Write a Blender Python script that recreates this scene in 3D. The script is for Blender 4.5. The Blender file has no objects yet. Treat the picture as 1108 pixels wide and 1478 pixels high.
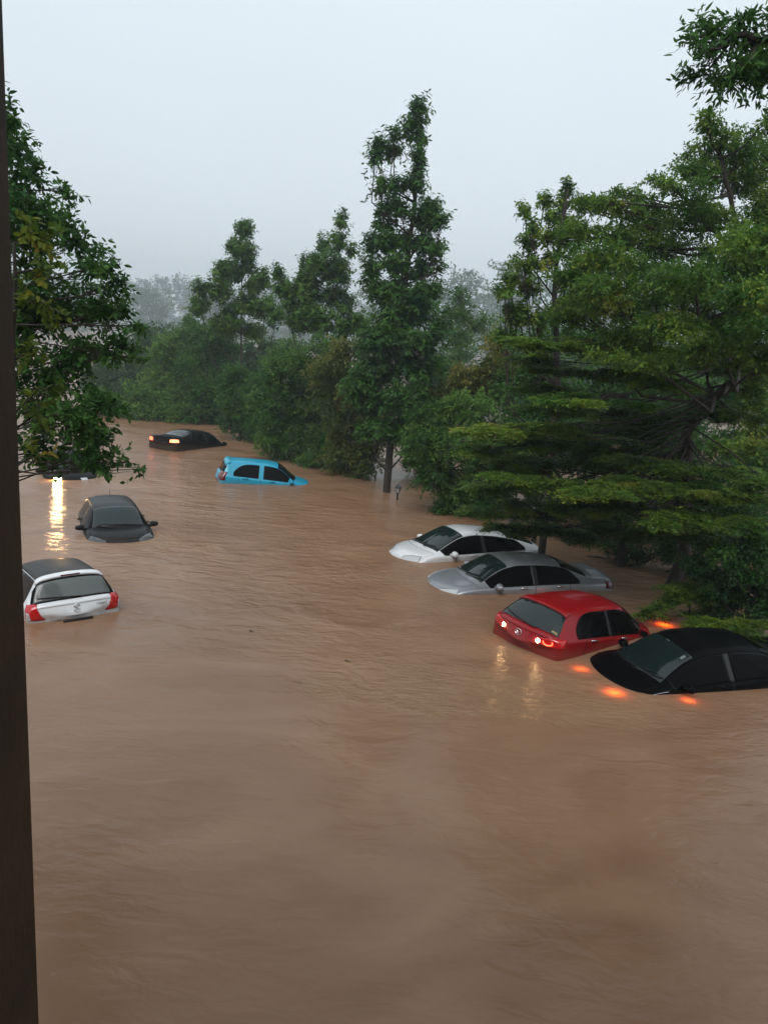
import bpy, math, random
import numpy as np
from mathutils import Vector, Matrix
from mathutils.bvhtree import BVHTree

random.seed(7)
rng = np.random.default_rng(11)
SC = bpy.context.scene
COL = SC.collection
rad = math.radians

# ------------------------------------------------------------------ camera
PITCH, ROLL, H, F = 12.6, 4.0, 5.4, 1110.0
CX, CY = 554.0, 739.0
_p, _r = rad(90 - PITCH), rad(ROLL)
_Rx = np.array([[1, 0, 0], [0, math.cos(_p), -math.sin(_p)], [0, math.sin(_p), math.cos(_p)]])
_Rz = np.array([[math.cos(_r), -math.sin(_r), 0], [math.sin(_r), math.cos(_r), 0], [0, 0, 1]])
RC = _Rx @ _Rz
CAMP = np.array([0, 0, H])


def ray(x, y):
    return RC @ np.array([(x - CX) / F, -(y - CY) / F, -1.0])


def onz(x, y, z=0.0):            # survey: where the sight line meets the height z
    d = ray(x, y)
    return CAMP + d * ((z - H) / d[2])


def aty(x, y, Y):                # survey: where the sight line meets the distance Y
    d = ray(x, y)
    return CAMP + d * (Y / d[1])


cam_data = bpy.data.cameras.new('camera')
cam = bpy.data.objects.new('camera', cam_data)
COL.objects.link(cam)
M3 = Matrix([list(r) for r in RC])
cam.matrix_world = Matrix.Translation(CAMP) @ M3.to_4x4()
cam_data.sensor_fit = 'VERTICAL'
cam_data.sensor_height = 36
cam_data.lens = 36 / 2 / (739.0 / F)
cam_data.clip_start = 0.05
cam_data.clip_end = 2000
SC.camera = cam

# ------------------------------------------------------------------ render settings
SC.view_settings.view_transform = 'Standard'
SC.view_settings.look = 'None'
SC.view_settings.exposure = 0.3
SC.view_settings.gamma = 1.0
cy = SC.cycles
cy.max_bounces = 6
cy.diffuse_bounces = 3
cy.glossy_bounces = 3
cy.transmission_bounces = 4
cy.transparent_max_bounces = 6
cy.volume_bounces = 0
cy.use_denoising = True
cy.sample_clamp_indirect = 6.0
try:
    cy.denoising_prefilter = 'ACCURATE'
except Exception:
    pass

# ------------------------------------------------------------------ world and sun (overcast)
W = bpy.data.worlds.new('World')
SC.world = W
W.use_nodes = True
nt = W.node_tree
bg = nt.nodes['Background']
sky = nt.nodes.new('ShaderNodeTexSky')
sky.sky_type = 'NISHITA'
sky.sun_disc = False
sky.sun_elevation = rad(50)
sky.sun_rotation = rad(197)
sky.air_density = 1.0
sky.dust_density = 6.0
sky.ozone_density = 1.5
hs = nt.nodes.new('ShaderNodeHueSaturation')
hs.inputs['Saturation'].default_value = 0.35
mixc = nt.nodes.new('ShaderNodeMix')
mixc.data_type = 'RGBA'
mixc.inputs['Factor'].default_value = 0.72      # cloud cover over the clear sky
# cloud deck: pale grey-blue, slightly mottled
tc = nt.nodes.new('ShaderNodeTexCoord')
nz = nt.nodes.new('ShaderNodeTexNoise')
nz.inputs['Scale'].default_value = 1.6
nz.inputs['Detail'].default_value = 3
cr = nt.nodes.new('ShaderNodeValToRGB')
cr.color_ramp.elements[0].position = 0.3
cr.color_ramp.elements[0].color = (8.3, 9.3, 10.1, 1)
cr.color_ramp.elements[1].position = 0.75
cr.color_ramp.elements[1].color = (8.9, 10.1, 10.8, 1)
nt.links.new(tc.outputs['Generated'], nz.inputs['Vector'])
nt.links.new(nz.outputs['Fac'], cr.inputs['Fac'])
nt.links.new(sky.outputs['Color'], hs.inputs['Color'])
nt.links.new(hs.outputs['Color'], mixc.inputs['A'])
nt.links.new(cr.outputs['Color'], mixc.inputs['B'])
sepz = nt.nodes.new('ShaderNodeSeparateXYZ')     # the cloud deck is thicker low down
nt.links.new(tc.outputs['Generated'], sepz.inputs[0])
gr = nt.nodes.new('ShaderNodeValToRGB')
gr.color_ramp.elements[0].position = 0.0
gr.color_ramp.elements[0].color = (.90, .885, .89, 1)
gr.color_ramp.elements[1].position = .55
gr.color_ramp.elements[1].color = (1, 1, 1, 1)
nt.links.new(sepz.outputs[2], gr.inputs['Fac'])
mg = nt.nodes.new('ShaderNodeMix'); mg.data_type = 'RGBA'; mg.blend_type = 'MULTIPLY'
mg.inputs['Factor'].default_value = 1.0
nt.links.new(mixc.outputs['Result'], mg.inputs['A'])
nt.links.new(gr.outputs['Color'], mg.inputs['B'])
nt.links.new(mg.outputs['Result'], bg.inputs['Color'])
bg.inputs['Strength'].default_value = 0.1

sl = bpy.data.lights.new('sun', 'SUN')
sl.energy = 1.2
sl.angle = rad(32)
sl.color = (1.0, 0.97, 0.92)
so = bpy.data.objects.new('sun', sl)
COL.objects.link(so)
so.rotation_euler = (rad(90 - 50), 0, rad(-17))


# ------------------------------------------------------------------ helpers
def put(o, parent=None):
    COL.objects.link(o)
    if parent is not None:
        o.parent = parent
    return o


def tag(o, label=None, cat=None, group=None, kind=None):
    if label:
        o['label'] = label
    if cat:
        o['category'] = cat
    if group:
        o['group'] = group
    if kind:
        o['kind'] = kind
    return o


def empty(name, loc=(0, 0, 0)):
    o = bpy.data.objects.new(name, None)
    o.location = loc
    o.empty_display_size = 0.2
    COL.objects.link(o)
    return o


def meshobj(name, verts, faces, mat, parent=None, smooth=True):
    me = bpy.data.meshes.new(name)
    me.from_pydata([tuple(v) for v in verts], [], [tuple(f) for f in faces])
    me.validate()
    if smooth:
        me.polygons.foreach_set('use_smooth', [True] * len(me.polygons))
    me.materials.append(mat)
    o = bpy.data.objects.new(name, me)
    return put(o, parent)


def pbr(name, color, rough=0.5, metal=0.0, coat=0.0, spec=0.5, emit=None, estr=0.0, ior=1.5):
    m = bpy.data.materials.new(name)
    m.use_nodes = True
    b = m.node_tree.nodes['Principled BSDF']
    b.inputs['Base Color'].default_value = (*color, 1)
    b.inputs['Roughness'].default_value = rough
    b.inputs['Metallic'].default_value = metal
    b.inputs['Specular IOR Level'].default_value = spec
    b.inputs['IOR'].default_value = ior
    if coat:
        b.inputs['Coat Weight'].default_value = coat
        b.inputs['Coat Roughness'].default_value = 0.04
    if emit:
        b.inputs['Emission Color'].default_value = (*emit, 1)
        b.inputs['Emission Strength'].default_value = estr
    return m


def noisy(m, scale=8.0, amount=0.25, bump=0.0, bscale=40.0, coord='Object'):
    """vary the base colour and add a fine bump to a principled material"""
    t = m.node_tree
    b = t.nodes['Principled BSDF']
    base = list(b.inputs['Base Color'].default_value)
    tcn = t.nodes.new('ShaderNodeTexCoord')
    n = t.nodes.new('ShaderNodeTexNoise')
    n.inputs['Scale'].default_value = scale
    n.inputs['Detail'].default_value = 6
    r = t.nodes.new('ShaderNodeValToRGB')
    r.color_ramp.elements[0].position = 0.3
    r.color_ramp.elements[1].position = 0.7
    r.color_ramp.elements[0].color = (*[c * (1 - amount) for c in base[:3]], 1)
    r.color_ramp.elements[1].color = (*[c * (1 + amount) for c in base[:3]], 1)
    t.links.new(tcn.outputs[coord], n.inputs['Vector'])
    t.links.new(n.outputs['Fac'], r.inputs['Fac'])
    t.links.new(r.outputs['Color'], b.inputs['Base Color'])
    if bump:
        n2 = t.nodes.new('ShaderNodeTexNoise')
        n2.inputs['Scale'].default_value = bscale
        n2.inputs['Detail'].default_value = 8
        bp = t.nodes.new('ShaderNodeBump')
        bp.inputs['Strength'].default_value = bump
        bp.inputs['Distance'].default_value = 0.02
        t.links.new(tcn.outputs[coord], n2.inputs['Vector'])
        t.links.new(n2.outputs['Fac'], bp.inputs['Height'])
        t.links.new(bp.outputs['Normal'], b.inputs['Normal'])
    return m


class MB:
    """collects simple shapes into one mesh"""

    def __init__(s):
        s.v, s.f = [], []

    def box(s, lo, hi, bev=0.0):
        x0, y0, z0 = lo
        x1, y1, z1 = hi
        if not bev:
            n = len(s.v)
            s.v += [(x0, y0, z0), (x1, y0, z0), (x1, y1, z0), (x0, y1, z0), (x0, y0, z1), (x1, y0, z1), (x1, y1, z1), (x0, y1, z1)]
            s.f += [[n + i for i in q] for q in ((0, 3, 2, 1), (4, 5, 6, 7), (0, 1, 5, 4), (1, 2, 6, 5), (2, 3, 7, 6), (3, 0, 4, 7))]
        else:                                  # octagonal-plan prism with chamfered top and bottom
            def ringp(i, z):
                a, b, c, d = x0 + i, x1 - i, y0 + i, y1 - i
                return [(a + bev, c, z), (b - bev, c, z), (b, c + bev, z), (b, d - bev, z), (b - bev, d, z), (a + bev, d, z), (a, d - bev, z), (a, c + bev, z)]
            rings = [ringp(bev, z0), ringp(0, z0 + bev), ringp(0, z1 - bev), ringp(bev, z1)]
            n = len(s.v)
            for r in rings:
                s.v += r
            for k in range(3):
                for i in range(8):
                    j = (i + 1) % 8
                    s.f.append([n + k * 8 + i, n + k * 8 + j, n + k * 8 + 8 + j, n + k * 8 + 8 + i])
            s.f.append([n + i for i in reversed(range(8))])
            s.f.append([n + 24 + i for i in range(8)])
        return s

    def tube(s, pts, radii, sides=7, cap=True):
        pts = [np.array(p, float) for p in pts]
        if np.isscalar(radii):
            radii = [radii] * len(pts)
        n0 = len(s.v)
        ref = np.array([0.31, 0.95, 0.07])
        for k, p in enumerate(pts):
            a = pts[min(k + 1, len(pts) - 1)] - pts[max(k - 1, 0)]
            a = a / (np.linalg.norm(a) + 1e-9)
            if abs(a @ ref) > 0.9:
                ref = np.array([0.95, -0.2, 0.3])
            u = np.cross(a, ref); u /= np.linalg.norm(u) + 1e-9
            w = np.cross(a, u)
            for i in range(sides):
                t = 2 * math.pi * i / sides
                s.v.append(tuple(p + radii[k] * (math.cos(t) * u + math.sin(t) * w)))
        for k in range(len(pts) - 1):
            for i in range(sides):
                j = (i + 1) % sides
                s.f.append([n0 + k * sides + i, n0 + k * sides + j, n0 + (k + 1) * sides + j, n0 + (k + 1) * sides + i])
        if cap:
            s.f.append([n0 + i for i in reversed(range(sides))])
            s.f.append([n0 + (len(pts) - 1) * sides + i for i in range(sides)])
        return s

    def ball(s, c, r, nu=12, nv=8):
        n0 = len(s.v)
        r = r if hasattr(r, '__len__') else (r, r, r)
        for j in range(nv + 1):
            th = math.pi * j / nv
            for i in range(nu):
                ph = 2 * math.pi * i / nu
                s.v.append((c[0] + r[0] * math.sin(th) * math.cos(ph), c[1] + r[1] * math.sin(th) * math.sin(ph), c[2] + r[2] * math.cos(th)))
        for j in range(nv):
            for i in range(nu):
                k = (i + 1) % nu
                s.f.append([n0 + j * nu + i, n0 + (j + 1) * nu + i, n0 + (j + 1) * nu + k, n0 + j * nu + k])
        return s

    def lathe(s, prof, c=(0, 0, 0), sides=12):
        n0 = len(s.v)
        for r, z in prof:
            for i in range(sides):
                t = 2 * math.pi * i / sides
                s.v.append((c[0] + r * math.cos(t), c[1] + r * math.sin(t), c[2] + z))
        for k in range(len(prof) - 1):
            for i in range(sides):
                j = (i + 1) % sides
                s.f.append([n0 + k * sides + i, n0 + k * sides + j, n0 + (k + 1) * sides + j, n0 + (k + 1) * sides + i])
        return s

    def build(s, name, mat, parent=None, smooth=False):
        return meshobj(name, s.v, s.f, mat, parent, smooth)


# ------------------------------------------------------------------ materials
MAT = {}
MAT['glass'] = pbr('dark_car_glass', (0.002, 0.002, 0.002), 0.05, 0, 0, 0.05)
MAT['windshield'] = pbr('windshield_glass', (0.008, 0.016, 0.016), 0.05, 0, 0, 0.5)
MAT['trim'] = pbr('black_trim', (0.008, 0.008, 0.008), 0.45)
MAT['rubber'] = pbr('wiper_rubber', (0.006, 0.006, 0.006), 0.6)
MAT['chrome'] = pbr('chrome', (0.62, 0.62, 0.62), 0.15, 1.0)
MAT['lens'] = pbr('clear_lamp_lens', (0.45, 0.46, 0.46), 0.12, 0.3, 0.8)
MAT['red_lens'] = pbr('red_lamp_lens', (0.50, 0.006, 0.008), 0.15, 0, 0.5)
MAT['dark_red_lens'] = pbr('dark_red_lens', (0.10, 0.004, 0.004), 0.2, 0, 0.8)
MAT['lit_red'] = pbr('lit_tail_lamp', (0.5, 0.02, 0.01), 0.2, emit=(1, 0.10, 0.04), estr=5.0)
MAT['lit_far'] = pbr('lit_far_lamp', (0.5, 0.1, 0.05), 0.2, emit=(1, 0.30, 0.14), estr=2.6)
MAT['lit_warm'] = pbr('lit_reversing_lamp', (0.8, 0.6, 0.4), 0.2, emit=(1, 0.60, 0.26), estr=60.0)
MAT['lit_head'] = pbr('lit_headlamp', (0.9, 0.7, 0.5), 0.2, emit=(1, 0.56, 0.22), estr=420.0)
MAT['indicator'] = pbr('lit_indicator', (0.8, 0.2, 0.02), 0.3, emit=(1, 0.16, 0.015), estr=75.0)
MAT['indicator_red'] = pbr('lit_indicator_red', (0.8, 0.2, 0.02), 0.3, emit=(1, 0.13, 0.02), estr=8.0)
MAT['smoked'] = pbr('smoked_lamp_lens', (0.05, 0.05, 0.05), 0.15, 0, 0.3)
MAT['plate'] = pbr('number_plate', (0.35, 0.35, 0.34), 0.5)


def paint(name, col, metal=0.0, rough=0.35, coat=1.0, spec=.5):
    m = pbr(name, col, rough, metal, coat, spec)
    t = m.node_tree
    b = t.nodes['Principled BSDF']
    # thin film of dirt and rain streaks: roughness only
    tcn = t.nodes.new('ShaderNodeTexCoord')
    n = t.nodes.new('ShaderNodeTexNoise')
    n.inputs['Scale'].default_value = 7
    n.inputs['Detail'].default_value = 7
    mr = t.nodes.new('ShaderNodeMapRange')
    mr.inputs['From Min'].default_value = 0.3
    mr.inputs['From Max'].default_value = 0.7
    mr.inputs['To Min'].default_value = 0.03
    mr.inputs['To Max'].default_value = 0.16
    t.links.new(tcn.outputs['Object'], n.inputs['Vector'])
    t.links.new(n.outputs['Fac'], mr.inputs['Value'])
    t.links.new(mr.outputs['Result'], b.inputs['Coat Roughness'])
    # silt left by the flood low on the body
    sz = t.nodes.new('ShaderNodeSeparateXYZ')
    t.links.new(tcn.outputs['Object'], sz.inputs[0])
    nm = t.nodes.new('ShaderNodeMath'); nm.operation = 'MULTIPLY_ADD'
    nm.inputs[1].default_value = .28
    t.links.new(n.outputs['Fac'], nm.inputs[0]); t.links.new(sz.outputs[2], nm.inputs[2])
    ml = t.nodes.new('ShaderNodeMapRange')
    ml.inputs['From Min'].default_value = 1.02
    ml.inputs['From Max'].default_value = .84
    ml.inputs['To Min'].default_value = 0
    ml.inputs['To Max'].default_value = .28
    t.links.new(nm.outputs[0], ml.inputs['Value'])
    mm = t.nodes.new('ShaderNodeMix'); mm.data_type = 'RGBA'
    mm.inputs['A'].default_value = (*col, 1); mm.inputs['B'].default_value = (.13, .08, .05, 1)
    t.links.new(ml.outputs['Result'], mm.inputs['Factor'])
    t.links.new(mm.outputs['Result'], b.inputs['Base Color'])
    # water beads
    v = t.nodes.new('ShaderNodeTexNoise')
    v.inputs['Scale'].default_value = 90
    v.inputs['Detail'].default_value = 2
    bp = t.nodes.new('ShaderNodeBump')
    bp.inputs['Strength'].default_value = 0.06
    bp.inputs['Distance'].default_value = 0.005
    t.links.new(tcn.outputs['Object'], v.inputs['Vector'])
    t.links.new(v.outputs['Fac'], bp.inputs['Height'])
    t.links.new(bp.outputs['Normal'], b.inputs['Coat Normal'])
    return m


P_WHITE = paint('white_paint', (0.72, 0.74, 0.76))
P_PEARL = paint('pearl_white_paint', (0.62, 0.63, 0.64))
P_SILVER = paint('silver_paint', (0.27, 0.285, 0.31), 0.5, 0.42, .8)
P_RED = paint('red_paint', (0.25, 0.002, 0.005), 0, .4, .40, .2)
P_BLUE = paint('blue_paint', (0.006, 0.28, 0.43), 0, .4, .6, .3)
P_BLACK = paint('black_paint', (0.002, 0.002, 0.0025), 0, .35, .0, .05)
P_GREY = paint('dark_grey_paint', (0.006, 0.006, 0.007), 0, .4, .12, .1)
P_BLACKROOF = paint('black_roof_film', (0.010, 0.008, 0.007), 0, .45, .1, .2)


# ------------------------------------------------------------------ cars
def pchip(xs, ys):
    xs, ys = np.array(xs, float), np.array(ys, float)
    h = np.diff(xs); d = np.diff(ys) / h
    m = np.zeros_like(xs)
    for i in range(1, len(xs) - 1):
        if d[i - 1] * d[i] > 0:
            w1, w2 = 2 * h[i] + h[i - 1], h[i] + 2 * h[i - 1]
            m[i] = (w1 + w2) / (w1 / d[i - 1] + w2 / d[i])
    m[0], m[-1] = d[0], d[-1]

    def f(x):
        x = np.clip(x, xs[0], xs[-1])
        i = int(np.clip(np.searchsorted(xs, x) - 1, 0, len(xs) - 2))
        t = (x - xs[i]) / h[i]
        return ((1 + 2 * t) * (1 - t) ** 2 * ys[i] + t * (1 - t) ** 2 * h[i] * m[i] + t * t * (3 - 2 * t) * ys[i + 1] + t * t * (t - 1) * h[i] * m[i + 1])
    return f


class Car:
    """body surface from stations (x, top, shoulder, half width, half width of top edge, plan bend)"""

    def __init__(s, st):
        a = np.array(st, float)
        s.x0, s.x1 = a[0, 0], a[-1, 0]
        s.fx = [pchip(a[:, 0], a[:, k]) for k in range(1, 6)]
        s.xs_keys = list(a[:, 0])
        V, Fc = [], []
        xs = sorted(set(list(np.linspace(s.x0, s.x1, 70)) + s.xs_keys))
        nv = 61
        vs = np.linspace(0, 20, nv)
        for x in xs:
            for v in vs[:-1]:
                V.append(s.S(x, v))
        m = nv - 1
        for i in range(len(xs) - 1):
            for j in range(m):
                k = (j + 1) % m
                Fc.append((i * m + j, i * m + k, (i + 1) * m + k, (i + 1) * m + j))
        # closed ends
        for base, flip in ((0, True), ((len(xs) - 1) * m, False)):
            ring = [V[base + j] for j in range(m)]
            c = np.mean(ring, axis=0)
            prev = base
            for sc_, dx in ((0.93, 0.012), (0.6, 0.03)):
                nb = len(V)
                for p in ring:
                    q = c + (np.array(p) - c) * sc_
                    q[0] = p[0] + (-dx if flip else dx)
                    V.append(q)
                for j in range(m):
                    k = (j + 1) % m
                    q = (prev + j, prev + k, nb + k, nb + j)
                    Fc.append(q[::-1] if flip else q)
                prev = nb
            Fc.append([prev + j for j in range(m)][::-1 if flip else 1])
        s.V, s.F = [tuple(map(float, p)) for p in V], Fc
        s.bvh = BVHTree.FromPolygons([Vector(p) for p in s.V], s.F)

    def S(s, x, v):
        sg = -1.0 if v <= 10 else 1.0            # v 0-10: right side (-y) from sill to roof, then the left side
        v = v if v <= 10 else 20 - v
        zt, zs, w, wt, bend = [f(x) for f in s.fx]
        drop = 0.05 * min(1, (zt - zs) / 0.1) + 0.045 * min(1, max(0, zt - zs - .1) / .35)
        zb = 0.22
        ze = zt - drop
        P = [(0, zb), (.8 * w, zb), (w * .97, zb + .16), (w, zb + .58 * (zs - zb)), (w * .995, zs - .06), (w * .965, zs),
             ((w * .95 + wt) / 2 + .012, (zs + ze) / 2), (wt, ze), (wt * .82, zt - .42 * drop), (wt * .45, zt - .1 * drop), (0, zt)]
        i = int(min(v, 9.999)); t = v - i
        p0, p1, p2, p3 = P[max(i - 1, 0)], P[i], P[i + 1], P[min(i + 2, 10)]
        if i == 9:
            p3 = (-p1[0], p1[1])
        tau = 0.36
        r = []
        for k in (0, 1):
            m1, m2 = tau * (p2[k] - p0[k]), tau * (p3[k] - p1[k])
            r.append((2 * t ** 3 - 3 * t * t + 1) * p1[k] + (t ** 3 - 2 * t * t + t) * m1 + (-2 * t ** 3 + 3 * t * t) * p2[k] + (t ** 3 - t * t) * m2)
        y = r[0]
        return np.array([x - bend * (y / max(w, .1)) ** 2, sg * y, r[1]])

    def N(s, x, v):
        e = 0.01
        a = s.S(min(x + e, s.x1), v) - s.S(max(x - e, s.x0), v)
        b = s.S(x, min(v + .02, 20)) - s.S(x, max(v - .02, 0))
        n = np.cross(a, b)
        n /= np.linalg.norm(n) + 1e-9
        c = s.S(x, v) - np.array([x, 0, 0.75])
        return n if n @ c > 0 else -n

    def patch(s, name, mat, parent, x0, x1, v0, v1, off=0.005, nu=24, nv=10, vfun=None, xfun=None):
        """a panel that follows the body: x0..x1 along the car, v0..v1 round it"""
        V, Fc = [], []
        grid = []
        for i in range(nu + 1):
            u = i / nu
            a, b = (v0, v1) if vfun is None else vfun(u)
            row = []
            for j in range(nv + 1):
                t = j / nv
                v = a + (b - a) * t
                x = x0 + (x1 - x0) * u
                if xfun:
                    x = xfun(u, t)
                row.append((x, v))
            grid.append(row)
        return s._emit(name, mat, parent, [[(s.S(x, v), s.N(x, v)) for x, v in r] for r in grid], off)

    def _emit(s, name, mat, parent, G, off):
        nu, nv = len(G) - 1, len(G[0]) - 1
        V = [p + n * off for r in G for p, n in r]
        Fc = []
        idx = lambda i, j: i * (nv + 1) + j
        # orientation from the first good face
        a, b, c = V[idx(nu // 2, nv // 2)], V[idx(min(nu // 2 + 1, nu), nv // 2)], V[idx(nu // 2, min(nv // 2 + 1, nv))]
        nn = np.cross(b - a, c - a)
        flip = nn @ G[nu // 2][nv // 2][1] < 0
        for i in range(nu):
            for j in range(nv):
                q = (idx(i, j), idx(i + 1, j), idx(i + 1, j + 1), idx(i, j + 1))
                Fc.append(q[::-1] if flip else q)
        # skirt that gives the panel its thickness
        ring = [(i, 0) for i in range(nu + 1)] + [(nu, j) for j in range(1, nv + 1)] + [(i, nv) for i in range(nu - 1, -1, -1)] + [(0, j) for j in range(nv - 1, 0, -1)]
        base = len(V)
        for i, j in ring:
            p, n = G[i][j]
            V.append(p - n * 0.008)
        L = len(ring)
        for k in range(L):
            a, b = idx(*ring[k]), idx(*ring[(k + 1) % L])
            q = (a, base + k, base + (k + 1) % L, b)
            Fc.append(q[::-1] if flip else q)
        return meshobj(name, V, Fc, mat, parent, True)

    def cast(s, org, d):
        h = s.bvh.ray_cast(Vector(org), Vector(d))
        if h[0] is None:
            return None
        n = np.array(h[1])
        if n @ np.array(d) > 0:
            n = -n
        return np.array(h[0]), n

    def proj_patch(s, name, mat, parent, ang, low, up, off=0.006, nu=14, nv=8):
        """a panel pressed on from the compass direction ang (degrees, 0 = front, 180 = rear, 90 = left);
        low and up are polylines of body points (x, y, z) near the surface"""
        a = rad(ang)
        d = np.array([math.cos(a), math.sin(a), 0.0])       # from the car to the viewer
        r = np.array([-math.sin(a), math.cos(a), 0.0])      # the viewer's right hand
        low, up = [np.array([(r @ np.array([p[0], p[1], 0.0]), p[2]) for p in pl]) for pl in (low, up)]

        def at(poly, u):
            k = u * (len(poly) - 1)
            i = int(min(k, len(poly) - 2))
            return poly[i] + (poly[i + 1] - poly[i]) * (k - i)
        cen = (low.mean(0) + up.mean(0)) / 2
        G = []
        for i in range(nu + 1):
            row = []
            for j in range(nv + 1):
                q = at(low, i / nu) + (at(up, i / nu) - at(low, i / nu)) * j / nv
                h = None
                for k in range(14):
                    qq = q + (cen - q) * (k * 0.07)
                    h = s.cast(d * 6 + r * qq[0] + np.array([0, 0, qq[1]]), -d)
                    if h is not None:
                        break
                row.append(h)
            G.append(row)
        return s._emit(name, mat, parent, G, off)

    def side_windows(s, parent, xa, xb, xc, mat, round_rear=0.12, pillar=0.09, trim=True, nose=0.0):
        """xa rear end, xb pillar between the doors, xc front end"""
        for sg in (0, 1):
            mv = (lambda v: v) if sg == 0 else (lambda v: 20 - v)
            lo, hi = 5.12, 6.93

            def rear(u):
                k = min(1, (u + 0.02) / round_rear) if round_rear else 1
                k = math.sqrt(max(0, 1 - (1 - k) ** 2))
                return mv(lo), mv(lo + (hi - lo) * max(k, .08))
            s.patch('side_window', mat, parent, xa, xb - pillar / 2, 0, 0, vfun=rear, nu=22)
            s.patch('side_window', mat, parent, xb + pillar / 2, xc, 0, 0, vfun=lambda u: (mv(lo), mv(hi)), nu=22)
            if trim:
                s.patch('pillar_trim', MAT['trim'], parent, xb - pillar / 2, xb + pillar / 2, mv(lo), mv(hi), off=0.004, nu=3)

    def seams(s, parent, xs, hood=None):
        m = []
        for x in xs:
            for a, b in ((3.0, 5.1), (17.0, 14.9)):
                s.patch('door_seam', MAT['trim'], parent, x - .006, x + .006, a, b, off=.003, nu=1, nv=10)

    def mirror(s, parent, mat, x, size=1.0):
        for sg in (-1, 1):
            w = s.fx[2](x); zs = s.fx[1](x)
            c = np.array([x, sg * (w + .10), zs + .09])
            n0 = MB()
            c = np.array([x - .02, sg * (w + .085), zs + .055])
            n0.ball((0, 0, 0), (0.105 * size, 0.125 * size, 0.080 * size), 20, 12)
            for i, p in enumerate(n0.v):      # flat glass side towards the rear, squarer outline, tapering outward
                q = np.array(p)
                q[0] = max(q[0], -0.025)
                for kk, rr_ in ((1, .125), (2, .08)):
                    q[kk] = math.copysign(abs(q[kk] / (rr_ * size)) ** .72 * rr_ * size, q[kk])
                q[2] *= 1 - .22 * (q[1] * sg) / .125
                n0.v[i] = tuple(q + c)
            n0.tube([(x + .03, sg * (w - .06), zs + .01), (x + .02, sg * (w + .03), zs + .035), (x, sg * (w + .06), zs + .05)], [.045, .036, .03], 8)
            o = n0.build('mirror', mat, parent, True)
            g = MB()
            g.box((c[0] - .03, c[1] - .085, c[2] - .055), (c[0] - .022, c[1] + .085, c[2] + .055))
            g.build('mirror_glass', MAT['glass'], o)

    def handles(s, parent, mat, xs):
        for sg in (0, 1):
            for x in xs:
                v = 4.45 if sg == 0 else 15.55
                p, n = s.S(x, v), s.N(x, v)
                q, _ = s.S(x + .2, v), None
                m = MB()
                m.tube([p - n * .01, p + n * .032, (p + q) / 2 + n * .04, q + n * .032, q - n * .01], [.014, .016, .016, .016, .014], 8)
                m.build('door_handle', mat, parent, True)

    def wiper(s, parent, pts, off=0.022, r=0.011, name='wiper'):
        """pts: (x, v) along the surface"""
        m = MB()
        P = []
        for i in range(len(pts) - 1):
            for t in np.linspace(0, 1, 6)[: 6 if i == len(pts) - 2 else 5]:
                x = pts[i][0] + (pts[i + 1][0] - pts[i][0]) * t
                v = pts[i][1] + (pts[i + 1][1] - pts[i][1]) * t
                P.append(s.S(x, v) + s.N(x, v) * off)
        m.tube(P, r, 6)
        return m.build(name, MAT['rubber'], parent)


def car_root(name, heading, pitch, roll, sink, anchor, px):
    """sink: water level on the body at the car's middle; anchor (x, y) of the body stands at picture point px on the water"""
    o = empty(name)
    g = onz(*px)
    a = rad(heading)
    ax, ay = anchor
    x = g[0] - (math.cos(a) * ax - math.sin(a) * ay)
    y = g[1] - (math.sin(a) * ax + math.cos(a) * ay)
    Rm = Matrix.Rotation(a, 4, 'Z') @ Matrix.Rotation(rad(pitch), 4, 'Y') @ Matrix.Rotation(rad(roll), 4, 'X')
    # turn about the point of the middle line at water level
    o.matrix_world = Matrix.Translation((x, y, 0)) @ Rm @ Matrix.Translation((0, 0, -sink))
    return o


# station: x, top, shoulder, half width, half width at the top edge, plan bend
ST_SUPERMINI = [(-1.90, .86, .80, .76, .66, -.16), (-1.885, .97, .90, .795, .70, -.16), (-1.80, 1.06, .96, .82, .70, -.15), (-1.60, 1.40, .98, .84, .60, -.10),
                (-1.52, 1.465, .98, .845, .575, -.08), (-1.40, 1.485, .975, .848, .57, -.05), (-.8, 1.51, .965, .85, .565, 0), (-.1, 1.515, .95, .85, .565, .03), (.35, 1.475, .94, .85, .56, .10),
                (.95, 1.08, .925, .845, .64, .18), (1.08, 1.00, .92, .842, .69, .2), (1.35, .955, .88, .83, .69, .2), (1.65, .86, .79, .80, .66, .24), (1.84, .72, .66, .74, .60, .28), (1.92, .58, .54, .66, .52, .3)]
ST_COUPE_HATCH = [(-2.00, .84, .80, .74, .64, -.2), (-1.98, .98, .92, .785, .68, -.2), (-1.86, 1.08, .97, .82, .68, -.18), (-1.52, 1.39, .985, .845, .57, -.12),
                  (-1.42, 1.44, .98, .85, .555, -.09), (-1.2, 1.47, .975, .85, .55, -.04), (-.6, 1.50, .96, .85, .55, 0), (0, 1.50, .945, .85, .55, .04), (.4, 1.45, .935, .85, .55, .12),
                  (1.05, 1.08, .92, .845, .63, .2), (1.18, 1.0, .915, .842, .68, .22), (1.5, .945, .87, .82, .68, .24), (1.8, .82, .76, .78, .64, .28), (1.98, .68, .62, .70, .56, .3), (2.06, .56, .52, .62, .5, .32)]
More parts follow.
